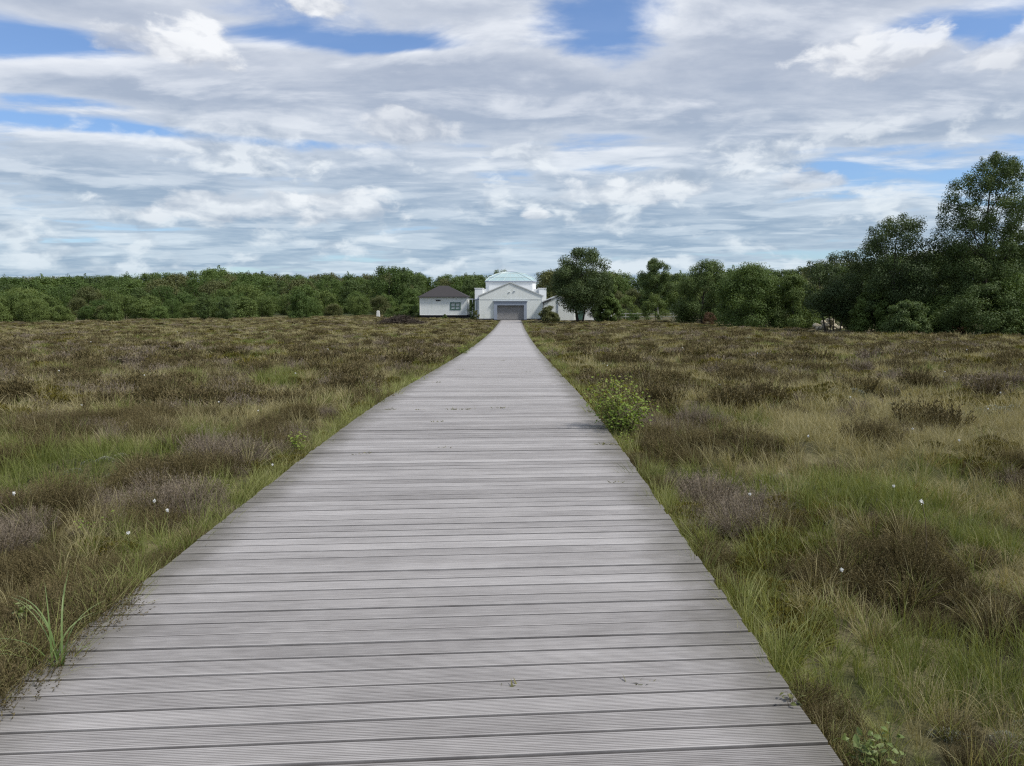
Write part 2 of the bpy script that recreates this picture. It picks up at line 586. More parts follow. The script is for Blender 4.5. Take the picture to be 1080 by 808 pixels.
def spot(px, py, h=0.0):
    """the point of the moor seen at a photo pixel, h metres above the ground"""
    lo = 1.2
    for Y in np.concatenate([np.arange(1.5, 20, .02), np.arange(20, 150, .1)]):
        x = (px - 542) / FPX * Y
        if 318 + (CAM_Z - gz(x, Y) - h) / Y * FPX <= py:
            return x, float(Y), gz(x, Y)
    return x, float(Y), gz(x, Y)


# ------------------------------------------------------------------ building materials
M_SIDING = None
def mat_siding(name, col, pitch=0.15, grime=0.22):
    """painted horizontal boards: shadow gaps by bump, streaks and green grime low down"""
    m, b, bs, out = mat_base(name, 0.55)
    p = world_co(b)
    z = b.sep(p)[2]
    fr = b.m('FRACT', b.m('DIVIDE', z, pitch))
    gapm = b.ss(b.m('ABSOLUTE', b.sub(fr, 0.5)), 0.44, 0.5)
    st = b.noise(b.vm('MULTIPLY', p, (3.0, 3.0, 0.35)), 1.0, 5, 0.6)
    gr = b.noise(p, 0.9, 5, 0.65)
    f = b.m('ADD', b.mul(b.ss(st, .45, .75), .6), b.mul(b.ss(gr, .5, .75), .7), clamp=True)
    c = b.mix(b.mul(f, grime * 2), (*col, 1), (col[0] * .62, col[1] * .66, col[2] * .56, 1))
    c = b.mix(b.mul(gapm, .55), c, (col[0] * .55, col[1] * .57, col[2] * .56, 1))
    b.put(bs.inputs['Base Color'], c)
    bump(b, bs, b.sub(1.0, gapm), 0.6, 0.015)
    return m
M_SIDING = mat_siding('white_painted_boards', (0.77, 0.80, 0.77), 0.16)
M_SIDING2 = mat_siding('white_cabin_boards', (0.74, 0.77, 0.75), 0.20)
M_RENDER = mat_plain('white_render', (0.78, 0.80, 0.80), 0.7, 0.08, 1.2)
M_WHITE = mat_plain('white_paint', (0.78, 0.79, 0.78), 0.5, 0.08, 4)
M_PORTAL = mat_plain('grey_painted_steel', (0.30, 0.34, 0.41), 0.5, 0.12, 2)
M_SHUT = mat_plain('grey_shutter', (0.33, 0.325, 0.325), 0.5, 0.10, 3)
M_DARK = mat_plain('dark_trim', (0.05, 0.052, 0.055), 0.6, 0.3, 5)
M_UNDER = mat_plain('dark_plinth', (0.014, 0.014, 0.018), 0.9, 0.4, 5)
M_GREENF = mat_plain('green_frame', (0.055, 0.12, 0.10), 0.5, 0.15, 5)
M_FELT = mat_plain('grey_roof_felt', (0.33, 0.35, 0.35), 0.85, 0.15, 2)
M_CONC = mat_plain('weathered_concrete', (0.62, 0.62, 0.58), 0.9, 0.25, 6)
M_RAIL = mat_plain('silvered_rail', (0.34, 0.35, 0.30), 0.8, 0.25, 6)
M_STONE = mat_plain('pale_stone', (0.40, 0.36, 0.27), 0.95, 0.35, 7)
M_TEAL = mat_plain('teal_door', (0.10, 0.22, 0.20), 0.5, 0.2, 4)

def mat_shingle():
    m, b, bs, out = mat_base('brown_shingles', 0.9)
    p = world_co(b)
    z = b.sep(p)[2]
    row = b.m('FRACT', b.m('DIVIDE', z, 0.11))
    n = b.noise(b.vm('MULTIPLY', p, (5, 5, 9)), 1.0, 4, 0.7)
    c = b.mix(n, (0.018, 0.016, 0.018, 1), (0.052, 0.046, 0.047, 1))
    c = b.mix(b.mul(b.ss(row, .8, 1.0), .6), c, (0.02, 0.018, 0.02, 1))
    b.put(bs.inputs['Base Color'], c)
    bump(b, bs, row, 0.5, 0.02)
    return m
M_SHINGLE = mat_shingle()

def mat_glass(name, col, rough=0.12, metal=0.0):
    m, b, bs, out = mat_base(name, rough)
    n = b.noise(world_co(b), 0.8, 3, 0.5)
    b.put(bs.inputs['Base Color'], b.mix(n, (*[c * .8 for c in col], 1), (*[min(1, c * 1.15) for c in col], 1)))
    bs.inputs['Specular IOR Level'].default_value = 0.9
    bs.inputs['Metallic'].default_value = metal
    return m
M_ROOFGLASS = mat_glass('pale_green_roof_glass', (0.35, 0.48, 0.50), 0.22)
M_PANE = mat_glass('window_pane', (0.52, 0.56, 0.56), 0.25)

# ------------------------------------------------------------------ the white hall
def build_hall():
    Y0 = 116.0
    gzv = -1.17
    hall = empty('white_hall', (at(538, Y0), Y0, gzv))
    tag(hall, 'large white boarded hall with glass dome and grey roller door ending the boardwalk', 'hall')
    ox, oy, oz = hall.location
    def X(px, Y=Y0): return at(px, Y) - ox
    def Z(py, Y=Y0): return zat(py, Y) - oz
    xl, xr, xm = X(506), X(571.5), X(538)
    ze, zr = Z(312), Z(298.4)
    zd = Z(322)
    dl, dr = X(524.5), X(552.5)
    pl, pr, pz = X(521), X(555.5), Z(318)
    # front gable wall with a real door opening
    w = MB()
    D = 9.0
    w.poly_y([(xl, 0), (pl, 0), (pl, ze), (xl, ze)], 0, .22)
    w.poly_y([(pr, 0), (xr, 0), (xr, ze), (pr, ze)], 0, .22)
    w.poly_y([(pl, pz), (pr, pz), (pr, ze), (pl, ze)], 0, .22)
    w.poly_y([(xl, ze), (xr, ze), (xm, zr)], 0, .22)
    w.box(xl, xl + .22, .22, D, 0, ze)
    w.box(xr - .22, xr, .22, D, 0, ze)
    w.build('front_wall', M_SIDING, hall)
    ov = .07
    r = MB()
    s = (zr - ze) / (xm - xl)
    for sgn, xe in ((-1, xl), (1, xr)):
        xo = xe + sgn * .25
        zo = ze - .25 * s
        r.poly_y([(xo, zo + .02), (xm, zr + .02), (xm, zr + .12), (xo, zo + .12)], -ov, D)
    r.build('roof', M_FELT, hall)
    t = MB()
    for sgn, xe in ((-1, xl), (1, xr)):
        xo = xe + sgn * .25; zo = ze - .25 * s
        t.poly_y([(xo, zo - .02), (xm, zr - .02), (xm, zr + .09), (xo, zo + .09)], -ov - .03, -ov - .003)
    t.build('verge_board', mat_plain('verge_grey', (0.56, 0.58, 0.57), .6, .15, 4), hall)
    MB().box(xl - .01, xr + .01, -.03, -.003, Z(316.1), Z(315.6)).build('drip_board', mat_plain('drip_grey', (0.58, 0.61, 0.60), .6, .15, 4), hall)
    for x in (xl, xr):
        MB().box(x - .06, x + .06, -.025, -.003, 0.02, ze - .05).build('corner_board', M_WHITE, hall)
    pt = MB()
    pt.box(pl, dl, -.22, .35, 0, zd).box(dr, pr, -.22, .35, 0, zd).box(pl, pr, -.22, .35, zd + .002, pz)
    pt.build('door_surround', M_PORTAL, hall)
    MB().box(pl - .12, pr + .12, -.34, .1, pz + .003, pz + .09).build('door_canopy', M_PORTAL, hall)
    sh = MB()
    n = 18
    hh = zd / n
    for i in range(n):
        z0, z1 = i * hh, (i + 1) * hh
        a = len(sh.v)
        sh.v += [(dl, .20, z0), (dr, .20, z0), (dr, .155, z0 + hh * .45), (dl, .155, z0 + hh * .45), (dr, .20, z1 - .006), (dl, .20, z1 - .006)]
        sh.f += [(a, a + 1, a + 2, a + 3), (a + 3, a + 2, a + 4, a + 5)]
    sh.box(dl, dr, .14, .22, -.02, .07)
    sh.build('roller_door', M_SHUT, hall)
    for px, py in ((537.2, 308.2), (542.4, 307.4)):
        fl = MB()
        fl.box(X(px) - .13, X(px) + .13, -.09, -.003, Z(py) - .06, Z(py) + .06)
        f = fl.build('floodlight', M_WHITE if px < 540 else M_PORTAL, hall)
        MB().box(X(px) - .10, X(px) + .10, -.096, -.092, Z(py) - .045, Z(py) + .045).build('lens', M_PANE, f)
    for a, b_ in ((506, 521), (555.5, 571.5)):
        MB().box(X(a), X(b_), -.05, -.003, -.05, .13).build('plinth', M_DARK, hall)
    # the wide block behind
    Y1 = 120.0
    y1 = Y1 - oy
    a, b_ = X(501, Y1), X(576, Y1)
    zt = Z(304.6, Y1)
    k = MB()
    k.box(a, xl + .3, y1, y1 + 16, 0, zt).box(xr - .3, b_, y1, y1 + 16, 0, zt).box(xl + .301, xr - .301, y1 + 4.2, y1 + 16, 0, zt)
    k.build('side_block', M_RENDER, hall)
    for q0, q1 in ((a - .06, xl + .36), (xr - .36, b_ + .06)):
        MB().box(q0, q1, y1 - .06, y1 + 16.06, zt + .002, zt + .10).build('coping', M_WHITE, hall)
    gt = MB()
    gt.box(a - .05, xl - .02, y1 - .16, y1 - .002, Z(316.4, Y1), Z(315.2, Y1))
    gt.tube([(a + .25, y1 - .1, Z(316, Y1)), (a + .25, y1 - .1, .1)], [.05, .05], 6)
    gt.build('gutter', M_PORTAL, hall)
    MB().box(X(502.3, Y1), X(504.6, Y1), y1 - .03, y1 - .002, Z(325, Y1), Z(318, Y1)).build('side_window', M_PANE, hall)
    # eight sided lantern drum and its glass dome
    Yc = 128.0
    cx, cy = X(538.8, Yc), Yc - oy
    zb, zt2 = zt - .4, Z(297, 124)
    def ring(r, z, ch=.14):
        """square with cut corners, ch is the cut as a share of the half width"""
        k = r * (1 - ch)
        return [(cx + x, cy + y, z) for x, y in ((-k, -r), (k, -r), (r, -k), (r, k), (k, r), (-k, r), (-r, k), (-r, -k))]
    dm = MB()
    A, B = ring(4.0, zb), ring(4.0, zt2)
    for i in range(8):
        j = (i + 1) % 8
        dm.quad(A[i], A[j], B[j], B[i])
    dm.build('drum', M_RENDER, hall)
    rm = MB()
    A, B = ring(4.15, zt2 - .10), ring(4.15, zt2 + .06)
    C_ = ring(3.7, zt2 + .06)
    for i in range(8):
        j = (i + 1) % 8
        rm.quad(A[i], A[j], B[j], B[i]).quad(B[i], B[j], C_[j], C_[i])
    A2 = ring(3.99, zt2 - .10)
    for i in range(8):
        j = (i + 1) % 8
        rm.quad(A2[i], A2[j], A[j], A[i])
    rm.build('dome_rim', M_PORTAL, hall)
    tiers = [(4.05, zt2 + .07), (3.5, Z(292.9, 125)), (2.35, Z(289.3, 126.5)), (.75, Z(287.5, 128))]
    gl, rb = MB(), MB()
    chs = [.14, .30, .42, .42]
    for t in range(3):
        A, B = ring(tiers[t][0], tiers[t][1], chs[t]), ring(tiers[t + 1][0], tiers[t + 1][1], chs[t + 1])
        for i in range(8):
            j = (i + 1) % 8
            gl.quad(A[i], A[j], B[j], B[i])
            rb.tube([A[i], B[i]], [.07, .07], 5)
            rb.tube([A[i], A[j]], [.05, .05], 5)
            qs = (.167, .333, .5, .667, .833) if i % 2 == 0 else ()
            for q in qs:
                pa = Vector(A[i]).lerp(Vector(A[j]), q); pb = Vector(B[i]).lerp(Vector(B[j]), q)
                rb.tube([pa, pb], [.03, .03], 4)
    gl.build('dome_glass', M_ROOFGLASS, hall)
    rb.build('dome_ribs', mat_plain('pale_ribs', (0.50, 0.58, 0.56), .5, .1, 4), hall)
    cpz = tiers[-1][1]
    A, B = ring(.75, cpz, .42), ring(.68, cpz + .12, .42)
    cpm = MB()
    for i in range(8):
        j = (i + 1) % 8
        cpm.quad(A[i], A[j], B[j], B[i])
    cpm.f.append(tuple(range(len(cpm.v), len(cpm.v) + 8))); cpm.v += B
    cpm.build('dome_cap', M_PORTAL, hall)

    # gabled annexe on the right
    Y2 = 112.0
    an = empty('white_annexe', (at(588, Y2), Y2, gzv - .02))
    tag(an, 'low white gabled annexe right of the hall, partly behind the lone dark tree', 'annexe')
    ox2, oy2, oz2 = an.location
    def X2(px, Y=Y2): return at(px, Y) - ox2
    def Z2(py, Y=Y2): return zat(py, Y) - oz2
    l, r_, m_ = ox + xr + .06 - ox2, X2(605), X2(588.2)
    el, ap = Z2(319), Z2(312.8)
    w = MB()
    w.poly_y([(l, 0), (r_, 0), (r_, el), (m_, ap), (l, el)], 0, 9)
    w.build('gable_wall', M_SIDING, an)
    rf = MB()
    s = (ap - el) / (m_ - l)
    rf.poly_y([(l - .12, el + .02 - .12 * s), (m_, ap + .02), (m_, ap + .14), (l - .12, el + .14 - .12 * s)], -.15, 9.1)
    rf.poly_y([(m_ + .001, ap + .02), (r_ + .2, el + .02 - .2 * s), (r_ + .2, el + .14 - .2 * s), (m_ + .001, ap + .14)], -.15, 9.1)
    rf.build('roof', M_FELT, an)
    bg = MB()
    bg.poly_y([(l - .12, el - .10 - .12 * s), (m_ - 1.0, ap - 1.0 * s - .10), (m_ - 1.0, ap - 1.0 * s + .12), (l - .12, el + .12 - .12 * s)], -.19, -.153)
    bg.build('bargeboard', M_DARK, an)
    dp = MB()
    dp.tube([(l - .04, -.12, el - .05), (l - .04, -.12, Z2(326))], [.06, .06], 7)
    dp.build('gutter_pipe', M_DARK, an)
    dp = MB()
    dp.tube([(m_, -.08, ap - .1), (m_, -.08, .05)], [.055, .055], 7)
    dp.build('downpipe', M_PORTAL, an)
    ex0, ex1, ez = r_ + .01, X2(645.5), Z2(321.5)
    e = MB()
    e.box(ex0, ex1, 1.0, 8, 0, ez)
    e.build('rear_wing', M_RENDER, an)
    MB().box(ex0, ex1 + .2, .8, 8.2, ez + .002, ez + .14).build('wing_roof', M_FELT, an)
    MB().box(X2(610), X2(616), .93, .997, .05, Z2(326)).build('door', M_GREENF, an)
    f = MB().box(X2(630), X2(643), .94, .997, .12, Z2(328)).build('glazed_door', M_TEAL, an)
    for q in (631, 637):
        MB().box(X2(q), X2(q + 5), .925, .937, .3, Z2(329)).build('pane', M_PANE, f)
    MB().box(X2(643.8), X2(645.8), .90, .997, 0, Z2(327)).build('corner_post', M_WHITE, an)
build_hall()

# ------------------------------------------------------------------ the hip roofed cabin
def build_cabin():
    Y0 = 128.0
    cb = empty('white_cabin', (at(468, Y0), Y0, -1.19))
    tag(cb, 'white weatherboarded cabin with dark hipped roof and one green framed window, left of the hall', 'cabin')
    ox, oy, oz = cb.location
    def X(px, Y=Y0): return at(px, Y) - ox
    def Z(py, Y=Y0): return zat(py, Y) - oz
    xl, xr = X(443.5), X(492.5)
    zb, zt = Z(332.2), Z(313.2)
    D = 7.4
    wl, wr, wb, wt = X(475.3), X(485.9), Z(326.8), Z(318.8)
    w = MB()
    w.poly_y([(xl, zb), (wl, zb), (wl, zt), (xl, zt)], 0, .15)
    w.poly_y([(wr, zb), (xr, zb), (xr, zt), (wr, zt)], 0, .15)
    w.poly_y([(wl, zb), (wr, zb), (wr, wb), (wl, wb)], 0, .15)
    w.poly_y([(wl, wt), (wr, wt), (wr, zt), (wl, zt)], 0, .15)
    w.box(xl, xl + .15, .15, D, zb, zt).box(xr - .15, xr, .15, D, zb, zt).box(xl + .15, xr - .15, D - .15, D, zb, zt)
    w.build('wall', M_SIDING2, cb)
    MB().box(xl + .1, xr + .35, .12, D - .1, -.25, zb - .003).build('plinth', M_UNDER, cb)
    o = .32
    a = [(xl - o, -o, zt), (xr + o, -o, zt), (xr + o, D + o, zt), (xl - o, D + o, zt)]
    r1, r2 = (X(463.5, Y0 + 3.7), D / 2, Z(301.6, Y0 + 3.7)), (X(473, Y0 + 3.7), D / 2, Z(301.6, Y0 + 3.7))
    r = MB()
    r.raw(a + [r1, r2], [(0, 1, 5, 4), (1, 2, 5), (2, 3, 4, 5), (3, 0, 4), (3, 2, 1, 0)])
    rf = r.build('roof', M_SHINGLE, cb)
    g = MB()
    g.box(xl - o - .02, xr + o + .02, -o - .07, -o - .003, zt - .06, zt + .05).box(xl - o - .06, xl - o - .022, -o, D + o, zt - .06, zt + .05)
    g.build('fascia', M_DARK, cb)
    for x in (xl, xr):
        MB().box(x - .07, x + .07, -.03, -.003, zb, zt - .01).build('corner_board', M_WHITE, cb)
    MB().box(xl + .08, xr - .08, -.025, -.003, zb - .02, zb + .1).build('skirt_board', M_WHITE, cb)
    v = MB()
    vl, vr, v0, v1 = X(460.1), X(465.2), Z(317.7), Z(316)
    for i in range(4):
        zz = v0 + (v1 - v0) * i / 4
        v.box(vl, vr, -.05, -.003, zz, zz + (v1 - v0) * .2)
    v.build('vent', M_DARK, cb)
    f = MB()
    t = .16
    f.box(wl - .04, wl + t, -.06, .1, wb, wt).box(wr - t, wr + .04, -.06, .1, wb, wt).box(wl + t, wr - t, -.06, .1, wb, wb + t).box(wl + t, wr - t, -.06, .1, wt - t, wt)
    xm, zm = (wl + wr) / 2, (wb + wt) / 2
    f.box(xm - .07, xm + .07, -.055, .09, wb + t, wt - t).box(wl + t, xm - .071, -.05, .085, zm - .06, zm + .06).box(xm + .071, wr - t, -.05, .085, zm - .06, zm + .06)
    win = f.build('window', M_GREENF, cb)
    MB().box(wl + .05, wr - .05, .05, .06, wb + .05, wt - .05).build('pane', M_PANE, win)
    MB().box(wl + .05, wr - .05, .30, .32, wb + .05, wt - .05).build('blind', M_WHITE, win)
    # little porch at the right hand end
    p = MB()
    p.box(xr + .02, xr + 1.0, .4, 2.2, Z(316.2), Z(315.0))
    p.build('porch_roof', M_WHITE, cb)
    for yy in (.5, 2.1):
        MB().box(xr + .86, xr + .94, yy - .04, yy + .04, 0, Z(316.2) - .003).build('porch_post', M_WHITE, cb)
    st = MB()
    for i in range(3):
        st.box(xr + .10, xr + 1.3 - i * .28, .6, 1.9, -.1 + i * .19, .09 + i * .19 - .002)
    st.build('steps', M_DARK, cb)
    rl = MB()
    rl.tube([(xr + .05, .45, 1.35), (xr + 1.3, .45, .75)], [.03, .03], 5).tube([(xr + 1.3, .45, .75), (xr + 1.3, .45, -.1)], [.03, .03], 5).tube([(xr + .7, .45, 1.04), (xr + .7, .45, .1)], [.025, .025], 5)
    rl.build('handrail', M_WHITE, cb)
build_cabin()

# ------------------------------------------------------------------ fence, marker, heaps
def build_fence():
    Y = 121.0
    x0, x1 = at(647, Y), at(722, Y)
    fe = empty('rail_fence', (x0, Y, gz(x0, Y)))
    tag(fe, 'low pale rail fence on the green verge right of the white annexe', 'fence')
    oz = fe.location.z
    n = 7
    for i in range(n):
        x = (x1 - x0) * i / (n - 1)
        p = MB().box(x - .06, x + .06, -.06, .06, -.2, 1.12 + random.uniform(-.04, .04))
        p.build('post', M_RAIL, fe)
    for h in (.48, .95):
        r = MB()
        pts = [((x1 - x0) * i / 12, -.09, h + random.uniform(-.02, .02)) for i in range(13)]
        for a, b_ in zip(pts[:-1], pts[1:]):
            n0 = len(r.v)
            r.v += [(a[0], -.09, a[2] - .06), (a[0], -.062, a[2] - .06), (a[0], -.062, a[2] + .06), (a[0], -.09, a[2] + .06),
                    (b_[0], -.09, b_[2] - .06), (b_[0], -.062, b_[2] - .06), (b_[0], -.062, b_[2] + .06), (b_[0], -.09, b_[2] + .06)]
            r.f += [(n0, n0 + 4, n0 + 5, n0 + 1), (n0 + 1, n0 + 5, n0 + 6, n0 + 2), (n0 + 2, n0 + 6, n0 + 7, n0 + 3), (n0 + 3, n0 + 7, n0 + 4, n0)]
        r.build('rail', M_RAIL, fe)
build_fence()

def build_marker():
    Y = 136.0
    x = at(399.4, Y)
    mk = empty('marker_pillar', (x, Y, gz(x, Y)))
    tag(mk, 'small white tapered pillar standing alone at the edge of the moor left of the cabin', 'pillar')
    h = zat(327.8, Y) - mk.location.z
    s = MB()
    def ring(w, z): return [(-w, -w, z), (w, -w, z), (w, w, z), (-w, w, z)]
    lv = [(.31, -.15), (.29, .05), (.24, h * .75), (.225, h - .06), (.20, h)]
    vv, ff = [], []
    for w, z in lv: vv += ring(w, z)
    for i in range(len(lv) - 1):
        for k in range(4):
            ff.append((i * 4 + k, i * 4 + (k + 1) % 4, i * 4 + 4 + (k + 1) % 4, i * 4 + 4 + k))
    ff.append(tuple(len(vv) - 4 + k for k in range(4)))
    s.raw(vv, ff).build('shaft', M_CONC, mk)
    MB().box(-.14, .14, -.14, .14, h + .002, h + .05).build('cap', M_CONC, mk)
build_marker()

def build_stones():
    Y = 69.0
    rng = np.random.RandomState(3)
    x = at(872, Y)
    z = gz(x, Y)
    mb = MB()
    for i in range(46):
        r = rng.uniform(.12, .34)
        a = rng.uniform(-1.05, 1.05); d = rng.uniform(-.5, .7)
        zz = rng.uniform(0, 1) * max(0.0, 1.0 - abs(a) * .75)
        n = 10
        pts = []
        for _ in range(12):
            v = rng.normal(size=3); v /= np.linalg.norm(v)
            pts.append(v * r * rng.uniform(.8, 1.1) * np.array([1.15, 1, .8]))
        # hull by the icosahedron's faces with jittered corners
        t = (1 + 5 ** .5) / 2
        ico = np.array([(-1, t, 0), (1, t, 0), (-1, -t, 0), (1, -t, 0), (0, -1, t), (0, 1, t), (0, -1, -t), (0, 1, -t), (t, 0, -1), (t, 0, 1), (-t, 0, -1), (-t, 0, 1)], float)
        ico /= np.linalg.norm(ico[0])
        ico = ico * r * rng.uniform(.78, 1.15, (12, 1)) * np.array([1.15, 1, .8]) + np.array([a, d, zz + r * .4])
        fs = [(0, 11, 5), (0, 5, 1), (0, 1, 7), (0, 7, 10), (0, 10, 11), (1, 5, 9), (5, 11, 4), (11, 10, 2), (10, 7, 6), (7, 1, 8), (3, 9, 4), (3, 4, 2), (3, 2, 6), (3, 6, 8), (3, 8, 9), (4, 9, 5), (2, 4, 11), (6, 2, 10), (8, 6, 7), (9, 8, 1)]
        mb.raw(ico, fs)
    o = mb.build('stone_heap', M_STONE)
    o.location = (x, Y, z)
    tag(o, 'heap of pale beige stones seen between the trunks of the trees on the right', 'stone heap')
build_stones()

# ------------------------------------------------------------------ trees
L_DARK = mat_leaf('leaves_dark', (0.048, 0.080, 0.024), (0.122, 0.172, 0.050), trans=.22, patch=.55)
L_MID = mat_leaf('leaves_mid', (0.050, 0.090, 0.020), (0.120, 0.175, 0.044), trans=.25, patch=.35, objvar=.6)
L_LIGHT = mat_leaf('leaves_light', (0.070, 0.110, 0.026), (0.145, 0.190, 0.052), trans=.28, patch=.5, objvar=.55)
L_OLIVE = mat_leaf('leaves_olive', (0.070, 0.085, 0.028), (0.135, 0.145, 0.052), trans=.22, patch=.5)
L_FRESH = mat_leaf('leaves_fresh', (0.085, 0.14, 0.022), (0.20, 0.26, 0.05), trans=.3, patch=6.0, tip=(0.32, 0.30, 0.09))
L_DEEP = mat_leaf('leaves_deep', (0.036, 0.062, 0.022), (0.092, 0.130, 0.042), trans=.2, patch=.6)
L_RED = mat_leaf('leaves_reddish', (0.07, 0.035, 0.02), (0.13, 0.08, 0.035), trans=.2, patch=3)
M_BARK = mat_plain('dark_bark', (0.045, 0.038, 0.03), 0.95, 0.45, 6)
M_BIRCH = mat_plain('pale_birch_bark', (0.28, 0.26, 0.23), 0.85, 0.5, 4)

def leaf_quads(C, S, rng, up=0.25, aspect=0.55, nrm=None):
    """diamond leaves round the points C; returns verts, faces"""
    n = len(C)
    a = rng.normal(size=(n, 3)); a /= np.linalg.norm(a, axis=1, keepdims=True)
    nn = rng.normal(size=(n, 3))
    nn[:, 2] = np.abs(nn[:, 2]) * 0.6 + up
    if nrm is not None:
        nn = nn * .7 + nrm
    nn /= np.linalg.norm(nn, axis=1, keepdims=True)
    a = a - nn * (a * nn).sum(1, keepdims=True)
    a /= np.linalg.norm(a, axis=1, keepdims=True) + 1e-9
    b_ = np.cross(nn, a)
    S = S[:, None]
    v = np.stack([C + a * S, C + b_ * S * aspect, C - a * S, C - b_ * S * aspect], 1).reshape(-1, 3)
    f = np.arange(4 * n).reshape(n, 4)
    return v, f

PROFILES = {
    'oval':   [(0, .35), (.15, .75), (.4, 1.0), (.65, .88), (.85, .55), (1, .16)],
    'birch':  [(0, .30), (.2, .70), (.45, 1.0), (.65, .80), (.82, .55), (1, .18)],
    'dome':   [(0, .80), (.2, 1.0), (.5, .95), (.75, .72), (.9, .45), (1, .15)],
    'bush':   [(0, .95), (.25, 1.0), (.55, .82), (.8, .5), (1, .12)],
    'wide':   [(0, .45), (.25, .9), (.5, 1.0), (.75, .85), (.9, .6), (1, .25)],
    'column': [(0, .95), (.2, 1.0), (.45, .98), (.65, .95), (.8, .84), (.92, .58), (1, .2)],
    'oval2': [(0, .30), (.15, .64), (.4, 1.0), (.65, .90), (.85, .66), (1, .22)],
    'cone':   [(0, .9), (.3, .85), (.6, .6), (.85, .32), (1, .08)],
}

def tree_meshes(seed, H, W, base, prof, n_clump, n_leaf, leaf, lean=0.0, stems=1, trunk_r=None, lumpy=.35, gap=.0, clump_r=.17, flat=.85, spray=10, limb=18):
    """returns (trunk MB, crown verts, crown faces). base: height where the crown begins"""
    rng = np.random.RandomState(seed)
    P = PROFILES[prof]
    pt = np.array([p[0] for p in P]); pr = np.array([p[1] for p in P])
    ch = H - base
    trunk_r = trunk_r or H * .018
    def axis(t): return np.array([lean * t ** 1.4 * H + .03 * H * math.sin(3 * t + seed), .03 * H * math.sin(2.3 * t + seed * 1.7), 0])
    cl, rad = [], []
    tries = 0
    while len(cl) < n_clump and tries < n_clump * 30:
        tries += 1
        t = rng.beta(1.15, 1.2)
        th = rng.uniform(0, 2 * PI)
        lob = 1 + lumpy * (2 * value_noise(np.array(math.cos(th) * 1.4 + 5 + t * 2.6), np.array(math.sin(th) * 1.4 + 5 + t * 2.0), seed) - 1)
        r = np.interp(t, pt, pr) * W / 2 * lob * rng.uniform(.12, 1) ** .45
        ax = axis((base + t * ch) / H)
        c = np.array([ax[0] + r * math.cos(th), ax[1] + r * math.sin(th), base + t * ch])
        rc = clump_r * W * rng.uniform(.65, 1.2) * (1 - .28 * t)
        c[2] = min(c[2], H - rc * flat * .7)
        if gap and value_noise(c[0] / (W * .22) + 9, c[2] / (H * .13) + 3, seed + 5) < gap:
            continue
        cl.append(c); rad.append(rc)
    cl = np.array(cl); rad = np.array(rad)
    # small sprays that break the outline
    for _ in range(spray):
        i = rng.randint(len(cl))
        d = cl[i] - np.array([*axis(cl[i][2] / H)[:2], base + ch * .45])
        d /= np.linalg.norm(d) + 1e-6
        cl = np.vstack([cl, cl[i] + d * rad[i] * rng.uniform(.45, .95)])
        rad = np.append(rad, rad[i] * rng.uniform(.3, .5))
    w = rad ** 2
    cnt = np.maximum(6, (w / w.sum() * n_leaf)).astype(int)
    C = []
    N = []
    for c, r, k in zip(cl, rad, cnt):
        d = rng.normal(size=(k, 3))
        d /= np.linalg.norm(d, axis=1, keepdims=True)
        q = d * (rng.uniform(0, 1, (k, 1)) ** .42) * r * np.array([1, 1, flat])
        q[:, 2] -= .12 * r * rng.uniform(0, 1, k)
        C.append(c + q); N.append(d)
    C = np.vstack(C); N = np.vstack(N)
    keep = C[:, 2] > .05
    C, N = C[keep], N[keep]
    S = leaf * rng.uniform(.55, 1.25, len(C))
    v, f = leaf_quads(C, S, rng, nrm=N * 1.25)
    # wood
    woods = []
    for s in range(stems):
        mb = MB()
        woods.append(mb)
        off = np.array([0, 0, 0.]) if stems == 1 else np.array([(s / (stems - 1) - .5) * .34 * W * rng.uniform(.7, 1.2), rng.uniform(-.08, .08) * W, 0])
        if s == 0: off0 = off
        pts, rr = [], []
        top = .88 * H if s == 0 else .7 * H * rng.uniform(.8, 1.1)
        for i in range(8):
            t = i / 7
            a = axis(t * top / H) + off * ((0.25 if stems == 2 else .6) + t * 1.1)
            pts.append((a[0], a[1], -.25 + t * (top + .25)))
            rr.append(trunk_r * (1.25 if i == 0 else 1) * (1 - t * .86) * (1 if s == 0 else .7))
        mb.tube(pts, rr, 7)
    mb = woods[0]
    idx = rng.permutation(len(cl))[:limb]
    for i in idx:
        c = cl[i]
        z0 = max(base * .55, min(c[2] * rng.uniform(.5, .8), H * .8))
        a = axis(z0 / H) + off0 * ((0.25 if stems == 2 else .6) + z0 / (.88 * H) * 1.1)
        p0 = np.array([a[0], a[1], z0])
        mid = (p0 + c) / 2 + np.array([0, 0, -.04 * H * rng.uniform(0, 1)]) + rng.normal(size=3) * .02 * H
        r0 = trunk_r * .42 * (1 - z0 / H)
        mb.tube([p0, mid, c], [r0, r0 * .65, r0 * .2], 5)
    return woods, v, f

def hero_tree(name, label, px, py, Y, H, W, mat, bark, cat='tree', group=None, **kw):
    x = at(px, Y)
    z = gz(x, Y) if py is None else zat(py, Y)
    z = min(z, gz(x, Y) + .15)
    e = empty(name, (x, Y, z))
    tag(e, label, cat, group)
    woods, v, f = tree_meshes(H=H, W=W, **kw)
    for mb in woods:
        mb.build('trunk', bark, e, smooth=True)
    mesh_obj('crown', v, f, mat, e)
    return e

def hgt(py, Y, px):
    return zat(py, Y) - gz(at(px, Y), Y)

